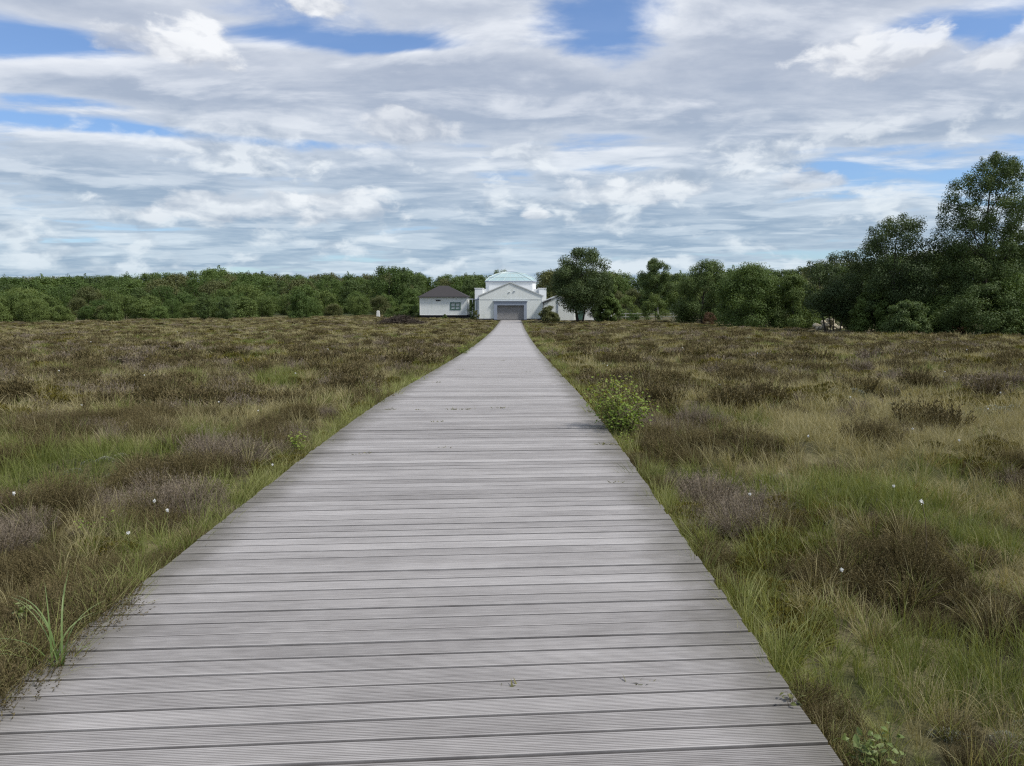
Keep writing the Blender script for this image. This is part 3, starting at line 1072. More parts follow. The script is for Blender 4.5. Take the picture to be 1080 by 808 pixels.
def hero_trees():
    Y = 101
    hero_tree('lone_tree', 'dark round crowned lone tree with forked trunk in front of the white annexe', 614, None, Y, hgt(263, Y, 614), 7.3, L_DEEP, M_BARK,
              seed=17, base=1.9, prof='oval2', n_clump=120, n_leaf=46000, leaf=.095, lean=-.01, stems=2, trunk_r=.20, lumpy=.08, gap=.0, clump_r=.175, spray=26, limb=30)
    Y = 60
    hero_tree('birch_tree', 'tallest birch on the right, its airy top high above every other tree', 1040, None, Y, hgt(167, Y, 1040), 7.0, L_DARK, M_BARK,
              seed=22, base=.6, prof='column', n_clump=340, n_leaf=125000, leaf=.066, lean=.004, stems=1, trunk_r=.20, lumpy=.22, gap=.0, clump_r=.12, spray=80, limb=44, flat=1.0)
    Y = 63
    hero_tree('birch_tree', 'second tallest dark tree with an open lumpy top, left of the tallest birch', 943, None, Y, hgt(229, Y, 943), 6.6, L_DEEP, M_BARK,
              seed=34, base=.6, prof='wide', n_clump=130, n_leaf=60000, leaf=.07, lean=.0, stems=1, trunk_r=.16, lumpy=.26, gap=.06, clump_r=.155, spray=26, limb=30)
    Y = 66
    hero_tree('multi_stemmed_tree', 'dark spreading tree on several bare thin stems in front of the pale stones', 878, None, Y, hgt(266, Y, 878), 5.4, L_DEEP, M_BARK,
              seed=41, base=1.9, prof='wide', n_clump=80, n_leaf=34000, leaf=.07, lean=.01, stems=4, trunk_r=.075, lumpy=.35, gap=.2, clump_r=.17, spray=16, limb=20)
    Y = 86
    hero_tree('broad_tree', 'broad bright green bushy tree reaching the ground right of the moor path', 792, None, Y, hgt(278, Y, 792), 7.8, L_MID, M_BARK,
              seed=52, base=.1, prof='bush', n_clump=130, n_leaf=52000, leaf=.085, lumpy=.26, gap=.02, clump_r=.16, spray=20, limb=14)
    hero_tree('broad_tree', 'lower olive green bushy tree leaning against the broad bright green one', 836, None, 84, hgt(291, 84, 836), 6.0, L_LIGHT, M_BARK,
              seed=53, base=.1, prof='bush', n_clump=90, n_leaf=36000, leaf=.082, lumpy=.34, gap=.06, clump_r=.16, spray=12, limb=12)
    Y = 104
    hero_tree('round_tree', 'dark rounded tree with a feathery top standing left of the broad bushy tree', 741, None, Y, hgt(275, Y, 741), 7.2, L_DARK, M_BARK,
              seed=61, base=.5, prof='dome', n_clump=120, n_leaf=42000, leaf=.095, lumpy=.22, gap=.03, clump_r=.165, spray=22, limb=16)
    Y = 128
    hero_tree('birch_tree', 'slim birch with bare pale trunk rising behind the green fence verge', 692, None, Y, hgt(273, Y, 692), 4.9, L_DARK, M_BIRCH,
              seed=71, base=3.6, prof='oval', n_clump=64, n_leaf=20000, leaf=.11, lumpy=.28, gap=.08, clump_r=.19, spray=14, limb=18, trunk_r=.15)
    # the dark tree mass that joins them on the right
    for px, py, Yb, W, sd, mt, lb in (
            (988, 272, 70, 4.2, 81, L_DARK, 'dark tree filling the gap between the two tallest trees on the right'),
            (906, 279, 74, 4.2, 82, L_DARK, 'tree with a sloping crown just left of the second tallest tree'),
            (1090, 200, 62, 6.4, 83, L_DARK, 'dark tree cut by the right edge of the view beside the tallest birch'),
            (1075, 290, 57, 5.0, 84, L_MID, 'low green tree before the foot of the tallest birch, at the right edge'),
            (990, 312, 60, 4.0, 85, L_MID, 'low dark tree at the foot of the two tallest trees'),
            (920, 300, 63, 3.2, 86, L_MID, 'low rounded tree beside the multi stemmed one'),
            (1030, 300, 57, 4.4, 87, L_DARK, 'low leafy tree right under the tallest birch'),
            (641, 290, 107, 3.4, 91, L_MID, 'slimmer green tree pressed against the right side of the lone dark tree'),
            (858, 288, 92, 6.0, 88, L_OLIVE, 'olive tree behind the pale stones'),
            (955, 318, 58, 3.0, 90, L_DARK, 'smallest dark sapling tree under the second tallest tree'),
            (760, 296, 112, 5.6, 89, L_MID, 'green tree wedged between the feathery round tree and the broad bushy one')):
        hero_tree('dark_tree', lb, px, None, Yb, hgt(py, Yb, px), W, mt, M_BARK, group='trees massed on the right edge of the moor',
                  seed=sd, base=.3, prof='dome' if py > 285 else 'oval', n_clump=90, n_leaf=30000, leaf=.07 * Yb / 62, lumpy=.26, gap=.03, clump_r=.18, spray=14, limb=14)
    # bushes near the buildings and along the right edge
    for px, top, Yb, W, sd, mt, prof, lb in (
            (578, 322.5, 108, 2.9, 101, L_OLIVE, 'dome', 'rounded olive bush against the white wall between hall and annexe'),
            (690, 309, 116, 3.8, 102, L_LIGHT, 'dome', 'yellow green round bush under the slim birch'),
            (664, 312, 124, 4.2, 103, L_LIGHT, 'oval', 'light green bushy tree behind the pale rail fence'),
            (653, 322, 118, 1.6, 109, L_MID, 'oval', 'small upright bush at the left end of the rail fence'),
            (667, 329, 113, 1.8, 104, L_MID, 'bush', 'low green bush in front of the rail fence'),
            (719, 328, 108, 1.7, 105, L_LIGHT, 'bush', 'little pale green bush at the right end of the rail fence'),
            (747, 329, 97, 2.0, 106, L_RED, 'bush', 'low reddish brown bush at the foot of the feathery round tree'),
            (498.5, 318.5, 125, 1.5, 107, L_DARK, 'oval', 'dark narrow bush in the gap between the cabin and the hall'),
            (502.5, 327, 114.5, .9, 110, L_OLIVE, 'bush', 'tiny bush at the left corner of the hall'),
            (432, 321, 131, 3.2, 108, L_MID, 'dome', 'green bush at the left end of the cabin'),
            (416, 324, 133, 3.4, 111, L_LIGHT, 'dome', 'light green bush right of the small white pillar'),
            (469, 331.5, 121, .8, 112, L_LIGHT, 'bush', 'small yellow green bush before the dark plinth of the cabin')):
        hero_tree('bush', lb, px, None, Yb, max(.5, hgt(top, Yb, px)), W, mt, M_BARK, 'bush',
                  seed=sd, base=.05, prof=prof, n_clump=34, n_leaf=8000 if W > 2 else 3500, leaf=.085 if W > 2 else .05, lumpy=.35, gap=.08, clump_r=.2, spray=10, limb=8, trunk_r=.05)
hero_trees()

# ---- the wood behind the moor: tree kinds built once, then copied
def wood():
    rng = np.random.RandomState(19)
    kinds = []
    for i, (prof, H, W, base, nc, mat) in enumerate((
            ('dome', 5.0, 5.6, .1, 42, L_MID), ('wide', 6.5, 6.2, .3, 48, L_MID), ('oval', 7.0, 5.0, .5, 44, L_DARK), ('bush', 4.2, 5.4, .05, 38, L_LIGHT),
            ('birch', 8.0, 5.0, .8, 48, L_DARK), ('dome', 6.0, 6.4, .2, 46, L_OLIVE), ('oval', 7.4, 5.6, .3, 46, L_MID), ('wide', 5.6, 6.6, .2, 46, L_LIGHT))):
        (mb,), v, f = tree_meshes(200 + i, H, W, base, prof, nc * 2, 11000, .125, lumpy=.22, gap=.0, clump_r=.19, spray=12, limb=6)
        t = mesh_obj('trunk', mb.v, mb.f, M_BARK, link=False, smooth=True)
        c = mesh_obj('crown', v, f, mat, link=False)
        kinds.append((t, c, H, W, mat))
    KN = {0: 'bushy mid green', 1: 'spreading mid green', 2: 'oval dark', 3: 'low light green', 4: 'slim dark', 5: 'rounded olive', 6: 'egg shaped green', 7: 'wide pale green'}
    def put(k, px, Y, top, wmul, group, label, name):
        x = at(px, Y)
        z = gz(x, Y) - .1
        h = zat(top, Y) - z
        if h < 1.2: return
        t, c, H, W, mat = kinds[k]
        e = empty(name, (x, Y, z), rng.uniform(0, 6.28))
        tag(e, label, 'tree', group)
        s = h / H
        sw = min(max(s * wmul, .55), 2.3)
        e.scale = (sw, sw, s)
        for src in (t, c):
            o = src.copy()
            COL.objects.link(o)
            o.parent = e
    skyx = [-140, 0, 60, 110, 150, 190, 215, 228, 245, 300, 350, 395, 402, 412, 428, 436, 470, 505, 570, 600, 650, 700, 770, 830, 870, 920, 1000, 1160]
    skyy = [291, 291, 291, 290, 288, 287, 286, 284, 287.5, 288.5, 289, 289, 284, 282, 284.5, 289, 290.5, 289, 285, 283, 288, 288, 285, 283, 279, 272, 262, 255]
    edx = [-140, 0, 100, 200, 300, 400, 445, 560, 700, 900, 1160]
    edy = [86, 99, 111, 123, 136, 149, 152, 152, 150, 118, 100]
    rows = [(0.0, 319, 25, (3, 0, 7, 5)), (.14, 312, 26, (0, 3, 7, 5, 1)), (.30, 306, 27, (0, 1, 5, 7, 2)), (.50, 300, 27, (1, 0, 5, 2, 4)), (.70, 295, 25, (0, 1, 4, 5, 2)), (.86, 292, 23, (1, 0, 2, 5)), (1.0, None, 21, (1, 0, 5, 2))]
    for side, p0, p1 in (('left', -120, 512), ('right', 575, 1120)):
        for ri, (fr, top, step, ks) in enumerate(rows):
            if side == 'right':
                if ri in (0, 1, 3, 4): continue
            px = p0 + (ri % 2) * step * .5
            while px < p1:
                q = px + rng.uniform(-.3, .3) * step
                if side == 'left' and ri < 3 and q > 438:
                    px += step; continue
                if side == 'right' and q > 900 and ri < 6:
                    px += step * 1.4; continue
                Y = np.interp(q, edx, edy) + fr * 105 + rng.uniform(-4, 4) + (4 if ri == 0 else 0)
                sk = np.interp(q, skyx, skyy)
                base_line = np.interp(q, [-140, 0, 450, 1160], [0, 0, -3, -8])
                tp = (sk + rng.uniform(-1.6, 1.8)) if top is None else max(sk + 1.5, top + base_line + rng.uniform(-5, 5))
                k = ks[rng.randint(len(ks))]
                where = 'left of the cabin' if side == 'left' else 'right of the lone tree'
                depth = 'front edge' if ri < 2 else ('middle' if ri < 5 else 'skyline')
                put(k, q, Y, tp, rng.uniform(.85, 1.15), 'trees of the dense wood behind the moor', f'{KN[k]} tree at the {depth} of the wood {where}', 'woodland_tree')
                px += step * rng.uniform(.75, 1.25)
    # trees one can single out
    for k, px, Y, top, wm, lb in ((4, 217, 116, 309, .9, 'slim pale stemmed tree on the moor edge before the left wood'),
                                  (2, 240, 119, 313, .7, 'oval tree just right of the slim pale stemmed one at the left wood'),
                                  (0, 318, 128, 308, .8, 'round topped tree standing out from the left wood edge left of the pillar'),
                                  (3, 118, 108, 318, .8, 'light green pointed bush tree at the front of the left wood'),
                                  (1, 412, 176, 280.5, .8, 'highest clump of the left skyline, just left of the cabin roof'),
                                  (2, 424, 178, 283, .6, 'companion just right of the highest skyline clump near the cabin'),
                                  (1, 228, 205, 283.5, .7, 'tree sticking out of the skyline above the left wood'),
                                  (2, 496, 158, 294, .8, 'dark tree seen between cabin roof and hall'),
                                  (1, 529, 165, 284.5, .5, 'thin tree top showing just left of the glass dome'),
                                  (5, 583, 150, 285, .8, 'dark tree showing just right of the glass dome')):
        put(k, px, Y, top, wm, None, lb, 'woodland_tree')
wood()

# ------------------------------------------------------------------ the moor's plant cover
M_HEATHER = mat_leaf('heather_sprigs', (0.046, 0.039, 0.019), (0.150, 0.128, 0.055), trans=.12, patch=1.6, objvar=.5, rough=.8, spec=.1, tip=(0.20, 0.155, 0.085))
M_DEAD = mat_leaf('dry_heather_twigs', (0.095, 0.074, 0.054), (0.235, 0.195, 0.148), trans=.08, patch=1.6, objvar=.5, rough=.85, spec=.1, tip=(0.28, 0.235, 0.18))
M_STRAW = mat_leaf('straw_blades', (0.19, 0.178, 0.078), (0.39, 0.35, 0.175), trans=.25, patch=1.2, objvar=.5, rough=.6, spec=.2, tip=(0.46, 0.40, 0.24))
M_GRASS = mat_leaf('green_blades', (0.075, 0.115, 0.020), (0.18, 0.225, 0.050), trans=.3, patch=1.2, objvar=.5, rough=.55, spec=.25, tip=(0.28, 0.27, 0.11))
M_VERGE = mat_leaf('verge_blades', (0.145, 0.19, 0.045), (0.30, 0.335, 0.10), trans=.3, patch=1.4, objvar=.5, rough=.55, spec=.25, tip=(0.40, 0.37, 0.19))
M_MOSS = mat_leaf('moss_sprigs', (0.075, 0.070, 0.016), (0.17, 0.145, 0.032), trans=.15, patch=1.5, objvar=.5, rough=.85, spec=.1)
M_LICHEN = mat_leaf('lichen_sprigs', (0.24, 0.25, 0.20), (0.42, 0.43, 0.35), trans=.1, patch=2, rough=.9, spec=.1)
L_FRESH = mat_leaf('leaves_fresh', (0.11, 0.18, 0.028), (0.24, 0.32, 0.06), trans=.3, patch=6.0, tip=(0.42, 0.38, 0.11))

class Blades:
    """strips and leaf quads with a root to tip value"""
    def __init__(s):
        s.v, s.f, s.t, s.n = [], [], [], 0
    def strip(s, base, dirv, length, width, bend, segs, side=None, t0=0.0, t1=1.0):
        d = np.array(dirv, float); d /= np.linalg.norm(d)
        h = np.array([bend[0], bend[1], 0.0])
        p = np.array(base, float)
        if side is None:
            side = np.cross(d, [random.gauss(0, 1), random.gauss(0, 1), random.gauss(0, .3)])
        side = side / (np.linalg.norm(side) + 1e-9)
        L = length / segs
        for i in range(segs + 1):
            t = i / segs
            w = width * (1 - t ** 1.6) * .5 + width * .04
            s.v += [p - side * w, p + side * w]
            tt = t0 + (t1 - t0) * t
            s.t += [tt, tt]
            q = d + h * t * t - np.array([0, 0, 1]) * (np.linalg.norm(h) * .45 * t * t)
            p = p + q / np.linalg.norm(q) * L
            if i < segs:
                a = s.n + 2 * i
                s.f.append((a, a + 1, a + 3, a + 2))
        s.n += 2 * (segs + 1)
    def leaf(s, p, d, length, width, t=0.5):
        d = np.array(d, float); d /= np.linalg.norm(d)
        sd = np.cross(d, [random.gauss(0, 1), random.gauss(0, 1), random.gauss(0, 1)])
        sd /= np.linalg.norm(sd) + 1e-9
        p = np.array(p, float)
        s.v += [p, p + d * length * .5 + sd * width * .5, p + d * length, p + d * length * .5 - sd * width * .5]
        s.t += [t] * 4
        s.f.append((s.n, s.n + 1, s.n + 2, s.n + 3))
        s.n += 4
    def build(s, name, mat, parent=None, link=True):
        o = mesh_obj(name, np.array(s.v), s.f, mat, parent, link=link)
        a = o.data.attributes.new('tip', 'FLOAT', 'POINT')
        a.data.foreach_set('value', np.array(s.t, dtype=np.float32))
        return o

def heather_clump(seed, n, per, r, hgt_, leaf, tipv=.6, dead=False):
    random.seed(seed)
    B = Blades()
    for i in range(n):
        a = random.uniform(0, 2 * PI); q = r * math.sqrt(random.random())
        b0 = np.array([q * .55 * math.cos(a), q * .55 * math.sin(a), -.03])
        out = q / r
        d = np.array([math.cos(a) * out * .9 + random.gauss(0, .22), math.sin(a) * out * .9 + random.gauss(0, .22), 1.0])
        d /= np.linalg.norm(d)
        L = hgt_ * random.uniform(.65, 1.15) * (1 - .25 * out)
        B.strip(b0, d, L, leaf * .30, (random.gauss(0, .15), random.gauss(0, .15)), 2, t0=0, t1=tipv)
        for k in range(per):
            t = .28 + .72 * (k + random.random()) / per
            p = b0 + d * L * t
            dd = d + np.array([random.gauss(0, .75), random.gauss(0, .75), random.gauss(.1, .4)])
            B.leaf(p, dd, leaf * random.uniform(.7, 1.5), leaf * (.20 if dead else .38), (t ** 3) * tipv * random.uniform(.2, 1))
    return B

def grass_tuft(seed, n, r, hgt_, width, segs, spread=.55, droop=.8, tipv=.75):
    random.seed(seed)
    B = Blades()
    wind = random.uniform(0, 2 * PI)
    for i in range(n):
        a = random.uniform(0, 2 * PI); q = r * math.sqrt(random.random())
        d = (math.cos(a) * spread * random.random() + random.gauss(0, .12), math.sin(a) * spread * random.random() + random.gauss(0, .12), 1)
        L = hgt_ * random.uniform(.5, 1.25)
        bd = droop * random.uniform(.2, 1.3)
        aa = a + random.gauss(0, .7)
        B.strip((q * math.cos(a), q * math.sin(a), -.02), d, L, width * random.uniform(.7, 1.3), (bd * math.cos(aa), bd * math.sin(aa)), segs, t0=0, t1=tipv * random.uniform(.3, 1.2))
    return B

def cushion(seed, n, r, leaf, h=.10):
    random.seed(seed)
    B = Blades()
    for i in range(n):
        a = random.uniform(0, 2 * PI); q = r * math.sqrt(random.random())
        z = h * (1 - (q / r) ** 2)
        d = (math.cos(a) * q / r + random.gauss(0, .4), math.sin(a) * q / r + random.gauss(0, .4), 1)
        B.leaf((q * math.cos(a), q * math.sin(a), z - .02), d, leaf * random.uniform(.7, 1.4), leaf * .4, random.random() * .4)
    return B

def proto_set(name, blades, mat):
    c = bpy.data.collections.new(name)
    for i, B in enumerate(blades):
        o = B.build(f'{name}_clump_{chr(97 + i)}', mat, link=False)
        c.objects.link(o)
    return c

def scatter(name, coll, pts, rots, scl, idx, label, cat):
    """one object of ground cover: instances on its own points"""
    me = bpy.data.meshes.new(name)
    me.from_pydata(pts.tolist(), [], [])
    for nm, typ, data in (('rot', 'FLOAT_VECTOR', rots), ('scl', 'FLOAT_VECTOR', scl), ('pick', 'INT', idx)):
        a = me.attributes.new(nm, typ, 'POINT')
        a.data.foreach_set('vector' if typ == 'FLOAT_VECTOR' else 'value', np.ascontiguousarray(data, dtype=np.int32 if typ == 'INT' else np.float32).ravel())
    o = bpy.data.objects.new(name, me)
    COL.objects.link(o)
    ng = bpy.data.node_groups.new(name, 'GeometryNodeTree')
    ng.interface.new_socket('Geometry', in_out='INPUT', socket_type='NodeSocketGeometry')
    ng.interface.new_socket('Geometry', in_out='OUTPUT', socket_type='NodeSocketGeometry')
    N = ng.nodes.new; Lk = ng.links.new
    gi, go = N('NodeGroupInput'), N('NodeGroupOutput')
    ip = N('GeometryNodeInstanceOnPoints')
    ci = N('GeometryNodeCollectionInfo')
    ci.inputs['Collection'].default_value = coll
    ci.inputs['Separate Children'].default_value = True
    ci.inputs['Reset Children'].default_value = True
    def attr(nm, typ):
        n = N('GeometryNodeInputNamedAttribute'); n.data_type = typ; n.inputs[0].default_value = nm
        return n.outputs[0]
    e2r = N('FunctionNodeEulerToRotation')
    Lk(attr('rot', 'FLOAT_VECTOR'), e2r.inputs[0])
    Lk(gi.outputs[0], ip.inputs['Points'])
    Lk(ci.outputs[0], ip.inputs['Instance'])
    ip.inputs['Pick Instance'].default_value = True
    Lk(attr('pick', 'INT'), ip.inputs['Instance Index'])
    Lk(e2r.outputs[0], ip.inputs['Rotation'])
    Lk(attr('scl', 'FLOAT_VECTOR'), ip.inputs['Scale'])
    Lk(ip.outputs[0], go.inputs[0])
    md = o.modifiers.new('scatter', 'NODES')
    md.node_group = ng
    tag(o, label, cat, kind='stuff')
    return o

def moor_points(y0, y1, step, rng):
    """jittered grid over what the camera can see, with room to step aside; boardwalk and buildings left free"""
    out = []
    ys = np.arange(y0, y1, step)
    for y in ys:
        half = .70 * y + 2.2
        xs = np.arange(-half, half, step)
        out.append(np.stack([xs, np.full_like(xs, y)], 1))
    p = np.vstack(out)
    p += rng.uniform(-.5, .5, p.shape) * step
    dd = np.maximum(np.maximum(PX0 - p[:, 0], p[:, 0] - PX1), 0)
    ok = dd > 0.02
    # buildings and their apron
    ok &= ~((p[:, 0] > -6.5) & (p[:, 0] < 15.5) & (p[:, 1] > 111.5))
    ok &= ~((p[:, 0] > -16) & (p[:, 0] < -6) & (p[:, 1] > 126.8))
    # the wood's edge on the left, the trees' edge on the right
    px = 542 + p[:, 0] / np.maximum(p[:, 1], .1) * FPX
    edge = np.interp(px, [-200, 0, 100, 200, 300, 400, 445, 520, 600, 660, 740, 800, 860, 1000, 1200], [88, 100, 112, 124, 137, 150, 152, 150, 113, 121, 101, 86, 68, 60, 57])
    ok &= p[:, 1] < edge
    return p[ok], dd[ok]

# patches of heather and of grass that can be told apart near the boardwalk: pixel, radius, more heather, more green
PATCHES = [(300, 402, .8, .10, 0), (392, 416, .7, .12, 0), (200, 522, .5, .12, 0), (60, 560, .7, .10, 0), (60, 645, .40, .14, 0), (120, 620, .3, .10, 0), (790, 507, .75, .14, 0), (705, 442, .8, .12, 0), (900, 592, .38, .07, 0),
           (990, 548, .4, .06, 0), (650, 397, 1.0, .12, 0), (960, 735, .3, .10, 0), (1040, 770, .25, .10, 0), (830, 595, .3, .05, 0),
           (70, 502, .7, -.16, .25), (140, 566, .4, -.16, .22), (745, 582, .35, -.18, .25), (805, 572, .35, -.16, .22), (1060, 690, .45, -.16, .25), (760, 497, .4, -.15, .2), (950, 512, .8, -.14, .2), (870, 722, .45, -.18, .10),
           (820, 482, 1.0, -.12, -.2), (940, 445, 2.0, -.12, -.2), (1010, 418, 2.2, -.12, -.2), (800, 420, 1.6, -.08, -.2)]

def moor():
    rng = np.random.RandomState(77)
    C = {
        'heather': proto_set('heather', [heather_clump(1 + i, 150, 20, .19, .28, .012) for i in range(4)] + [heather_clump(11 + i, 70, 11, .24, .32, .032) for i in range(4)] + [heather_clump(21 + i, 60, 6, .36, .38, .075) for i in range(4)], M_HEATHER),
        'dry_heather': proto_set('dry_heather', [heather_clump(31 + i, 140, 16, .19, .27, .016, .9, True) for i in range(4)] + [heather_clump(41 + i, 66, 11, .23, .30, .036, .9, True) for i in range(4)] + [heather_clump(51 + i, 55, 6, .34, .34, .08, .9, True) for i in range(4)], M_DEAD),
        'straw_grass': proto_set('straw_grass', [grass_tuft(61 + i, 46, .07, .32, .0042, 5, .75, 1.4) for i in range(4)] + [grass_tuft(71 + i, 46, .12, .30, .0075, 4, .8, 1.2) for i in range(4)] + [grass_tuft(81 + i, 46, .30, .32, .016, 3, .8, 1.0) for i in range(4)], M_STRAW),
        'green_grass': proto_set('green_grass', [grass_tuft(91 + i, 44, .06, .33, .0046, 5, .6, 1.1) for i in range(4)] + [grass_tuft(101 + i, 46, .11, .32, .008, 4, .6, .9) for i in range(4)] + [grass_tuft(111 + i, 46, .28, .32, .016, 3, .6, .8) for i in range(4)], M_GRASS),
        'verge_grass': proto_set('verge_grass', [grass_tuft(181 + i, 40, .05, .30, .0044, 5, .7, 1.2) for i in range(4)] + [grass_tuft(191 + i, 44, .10, .28, .0075, 4, .7, 1.0) for i in range(4)] + [grass_tuft(201 + i, 46, .24, .28, .015, 3, .7, .9) for i in range(4)], M_VERGE),
        'moss': proto_set('moss', [cushion(121 + i, 900, .20, .022) for i in range(4)] + [cushion(131 + i, 420, .26, .045, .13) for i in range(4)] + [cushion(141 + i, 160, .36, .10, .16) for i in range(4)], M_MOSS),
        'lichen': proto_set('lichen', [cushion(151 + i, 500, .10, .014, .07) for i in range(4)] + [cushion(161 + i, 240, .15, .03, .08) for i in range(4)] + [cushion(171 + i, 110, .24, .07, .10) for i in range(4)], M_LICHEN),
    }
    acc = {k: [[], [], [], []] for k in C}
    def put(kind, x, y, s, lod, tilt=.12, sz=1.0, lean=None):
        sz = sz * np.clip(1.15 - y / 110, .36, 1.0)
        z = ground_z(x, y)
        n = len(x)
        rot = np.stack([rng.normal(0, tilt, n), rng.normal(0, tilt, n), rng.uniform(0, 2 * PI, n)], 1)
        if lean is not None:                # blades that fall over the boards
            rot = np.stack([rng.normal(0, .15, n), lean * rng.uniform(-.2, 1.0, n), rng.normal(0, .4, n)], 1)
        sc = np.stack([s, s, s * sz * rng.uniform(.85, 1.2, n)], 1)
        a = acc[kind]
        a[0].append(np.stack([x, y, z], 1)); a[1].append(rot); a[2].append(sc); a[3].append(lod * 4 + rng.randint(0, 4, n))
    rings = [(1.2, 5.5, .095, 0, .64), (5.5, 10.5, .14, 0, .78), (10.5, 22, .24, 1, .92), (22, 48, .44, 2, .9), (48, 152, .70, 2, 1.25)]
    for (y0, y1, step, lod, s0) in rings:
        p, dd = moor_points(y0, y1, step, rng)
        if lod == 2:
            k = dd > (.35 if y0 < 48 else .6)
            p, dd = p[k], dd[k]
        x, y = p[:, 0], p[:, 1]
        n = len(x)
        hp = fbm(x / .48, y / .48, 40, 2) * .50 + fbm(x / 1.5, y / 1.5, 44, 2) * .36 + fbm(x / 9, y / 9, 47, 2) * .14     # heather or grass
        gp = fbm(x / .8 + 9, y / .8, 50, 2) * .5 + fbm(x / 4.5, y / 4.5 + 4, 53, 2) * .5     # green or straw
        kp = fbm(x / .8, y / .8 + 7, 60, 2)                                                 # live or dry heather
        mp = fbm(x / 1.2 + 3, y / 1.2, 66, 2)
        for px, py, r_, dh, dg in PATCHES:
            cx_, cy_, _ = spot(px, py, .15)
            w_ = np.exp(-((x - cx_) ** 2 + (y - cy_) ** 2) / (r_ * r_))
            hp = hp + w_ * dh
            gp = gp + w_ * dg
        left = np.where(x < PX0, .012, -.012) * np.clip(y / 12, .3, 1)                        # more heather on the left side
        edge = np.clip(1 - dd / (.42 + .25 * value_noise(y / 1.1, x * 0, 9)), 0, 1)   # grassy margins
        hq = hp + left + rng.normal(0, .022, n)
        isH = (hq > np.quantile(hp, .54 if y0 < 10 else .64)) & (rng.uniform(0, 1, n) > edge * .92)
        live = kp + rng.normal(0, .05, n) > np.quantile(kp, .32)
        s = s0 * rng.uniform(.75, 1.25, n)
        big = (.72 + (.55 if y0 < 10 else .6) * np.clip((hp - np.quantile(hp, .58)) / .14, 0, 1)) * rng.uniform(.7, 1.25, n)
        low = np.where(dd < .35, .55, 1.0)
        m = isH & live
        put('heather', x[m], y[m], (s * big * low)[m] * .86, lod)
        m = isH & ~live
        put('dry_heather', x[m], y[m], (s * big * low)[m] * .86, lod)
        green = gp + rng.normal(0, .035, n) + edge * .03 > np.quantile(gp, .50 if y0 < 10 else .82)
        gs = np.where(edge > .2, .62, .86)
        verge = ~isH & (rng.uniform(0, 1, n) < np.clip(1.25 - dd / .55, 0, .85))
        put('verge_grass', x[verge], y[verge], (s * gs)[verge], lod, .25)
        m = ~isH & green & ~verge
        put('green_grass', x[m], y[m], (s * gs)[m], lod, .2)
        m = ~isH & ~green & ~verge
        put('straw_grass', x[m], y[m], (s * gs)[m], lod, .22)
        # thin grass grows up through the heather too
        m = isH & (rng.uniform(0, 1, n) < (.16 if y0 < 10 else .24))
        put('straw_grass', x[m], y[m], s[m] * .95, lod, .25)
        m = isH & (rng.uniform(0, 1, n) < .12)
        put('green_grass', x[m], y[m], s[m] * .9, lod, .2)
        m = (mp > .56) & (rng.uniform(0, 1, n) < .5)
        put('moss', x[m], y[m], s[m], lod, .1)
        m = (fbm(x / .9, y / .9, 70, 2) > .70) & (rng.uniform(0, 1, n) < .35) & (dd > .5)
        put('lichen', x[m], y[m], s[m], lod, .1, .8)
    # separate dark heather bushes standing out of the rest
    for (y0, y1, per, lod, s0) in ((4.6, 10.5, .24, 0, .85), (10.5, 24, .20, 1, 1.0), (24, 60, .12, 2, .8), (60, 145, .05, 2, 1.0)):
        p, dd = moor_points(y0, y1, per ** -.5, rng)
        k = (dd > .7) & (rng.uniform(0, 1, len(p)) < .8)
        p = p[k]
        for j in range(6):
            r = .20 * s0 * rng.uniform(0, 1, len(p)) ** .5 * (1 if lod < 2 else 1.5)
            a = rng.uniform(0, 2 * PI, len(p))
            put('heather', p[:, 0] + r * np.cos(a), p[:, 1] + r * np.sin(a), s0 * rng.uniform(.85, 1.25, len(p)), lod, .15, 1.15)
    # dense fringe right at both edges of the boards
    for side in (0, 1):
        yy = np.concatenate([np.arange(1.6, 10, .035), np.arange(10, 26, .09), np.arange(26, 112, .28)])
        n = len(yy)
        off = np.abs(rng.normal(0, .13, n)) + np.interp(yy, [0, 12, 26, 60, 112], [.015, .03, .10, .26, .40])
        xx = (PX0 - off) if side == 0 else (PX1 + off)
        lod = np.where(yy < 10, 0, np.where(yy < 26, 1, 2))
        sc = np.where(yy < 10, .66, np.where(yy < 26, .75, .75)) * rng.uniform(.55, 1.35, n)
        pat = value_noise(yy / .9, yy * 0 + side * 5, 91) + (rng.uniform(0, 1, n) - .5) * .35
        for kind, mm in (('verge_grass', (pat > .36) & (pat < .80)), ('green_grass', (pat > .24) & (pat <= .36)), ('moss', (pat > .80)), ('heather', (pat <= .20))):
            for l in (0, 1, 2):
                m = mm & (lod == l)
                if m.any():
                    z = np.full(m.sum(), l)
                    put(kind, xx[m], yy[m], sc[m] * (.7 if kind in ('heather', 'moss') else 1), l, .28, 1.0, (.75 if side == 0 else -.75) if kind not in ('heather', 'moss') else None)
    # the growth that laps over the boards at the near left corner
    n = 60
    yy = rng.uniform(2.5, 3.8, n); xx = PX0 - np.abs(rng.normal(.02, .08, n))
    kk = rng.uniform(0, 1, n)
    for kind, mm in (('heather', kk < .5), ('verge_grass', (kk >= .5) & (kk < .75)), ('moss', kk >= .75)):
        put(kind, xx[mm], yy[mm], rng.uniform(.75, 1.05, mm.sum()), np.zeros(mm.sum(), int), .2, 1.0, .8)
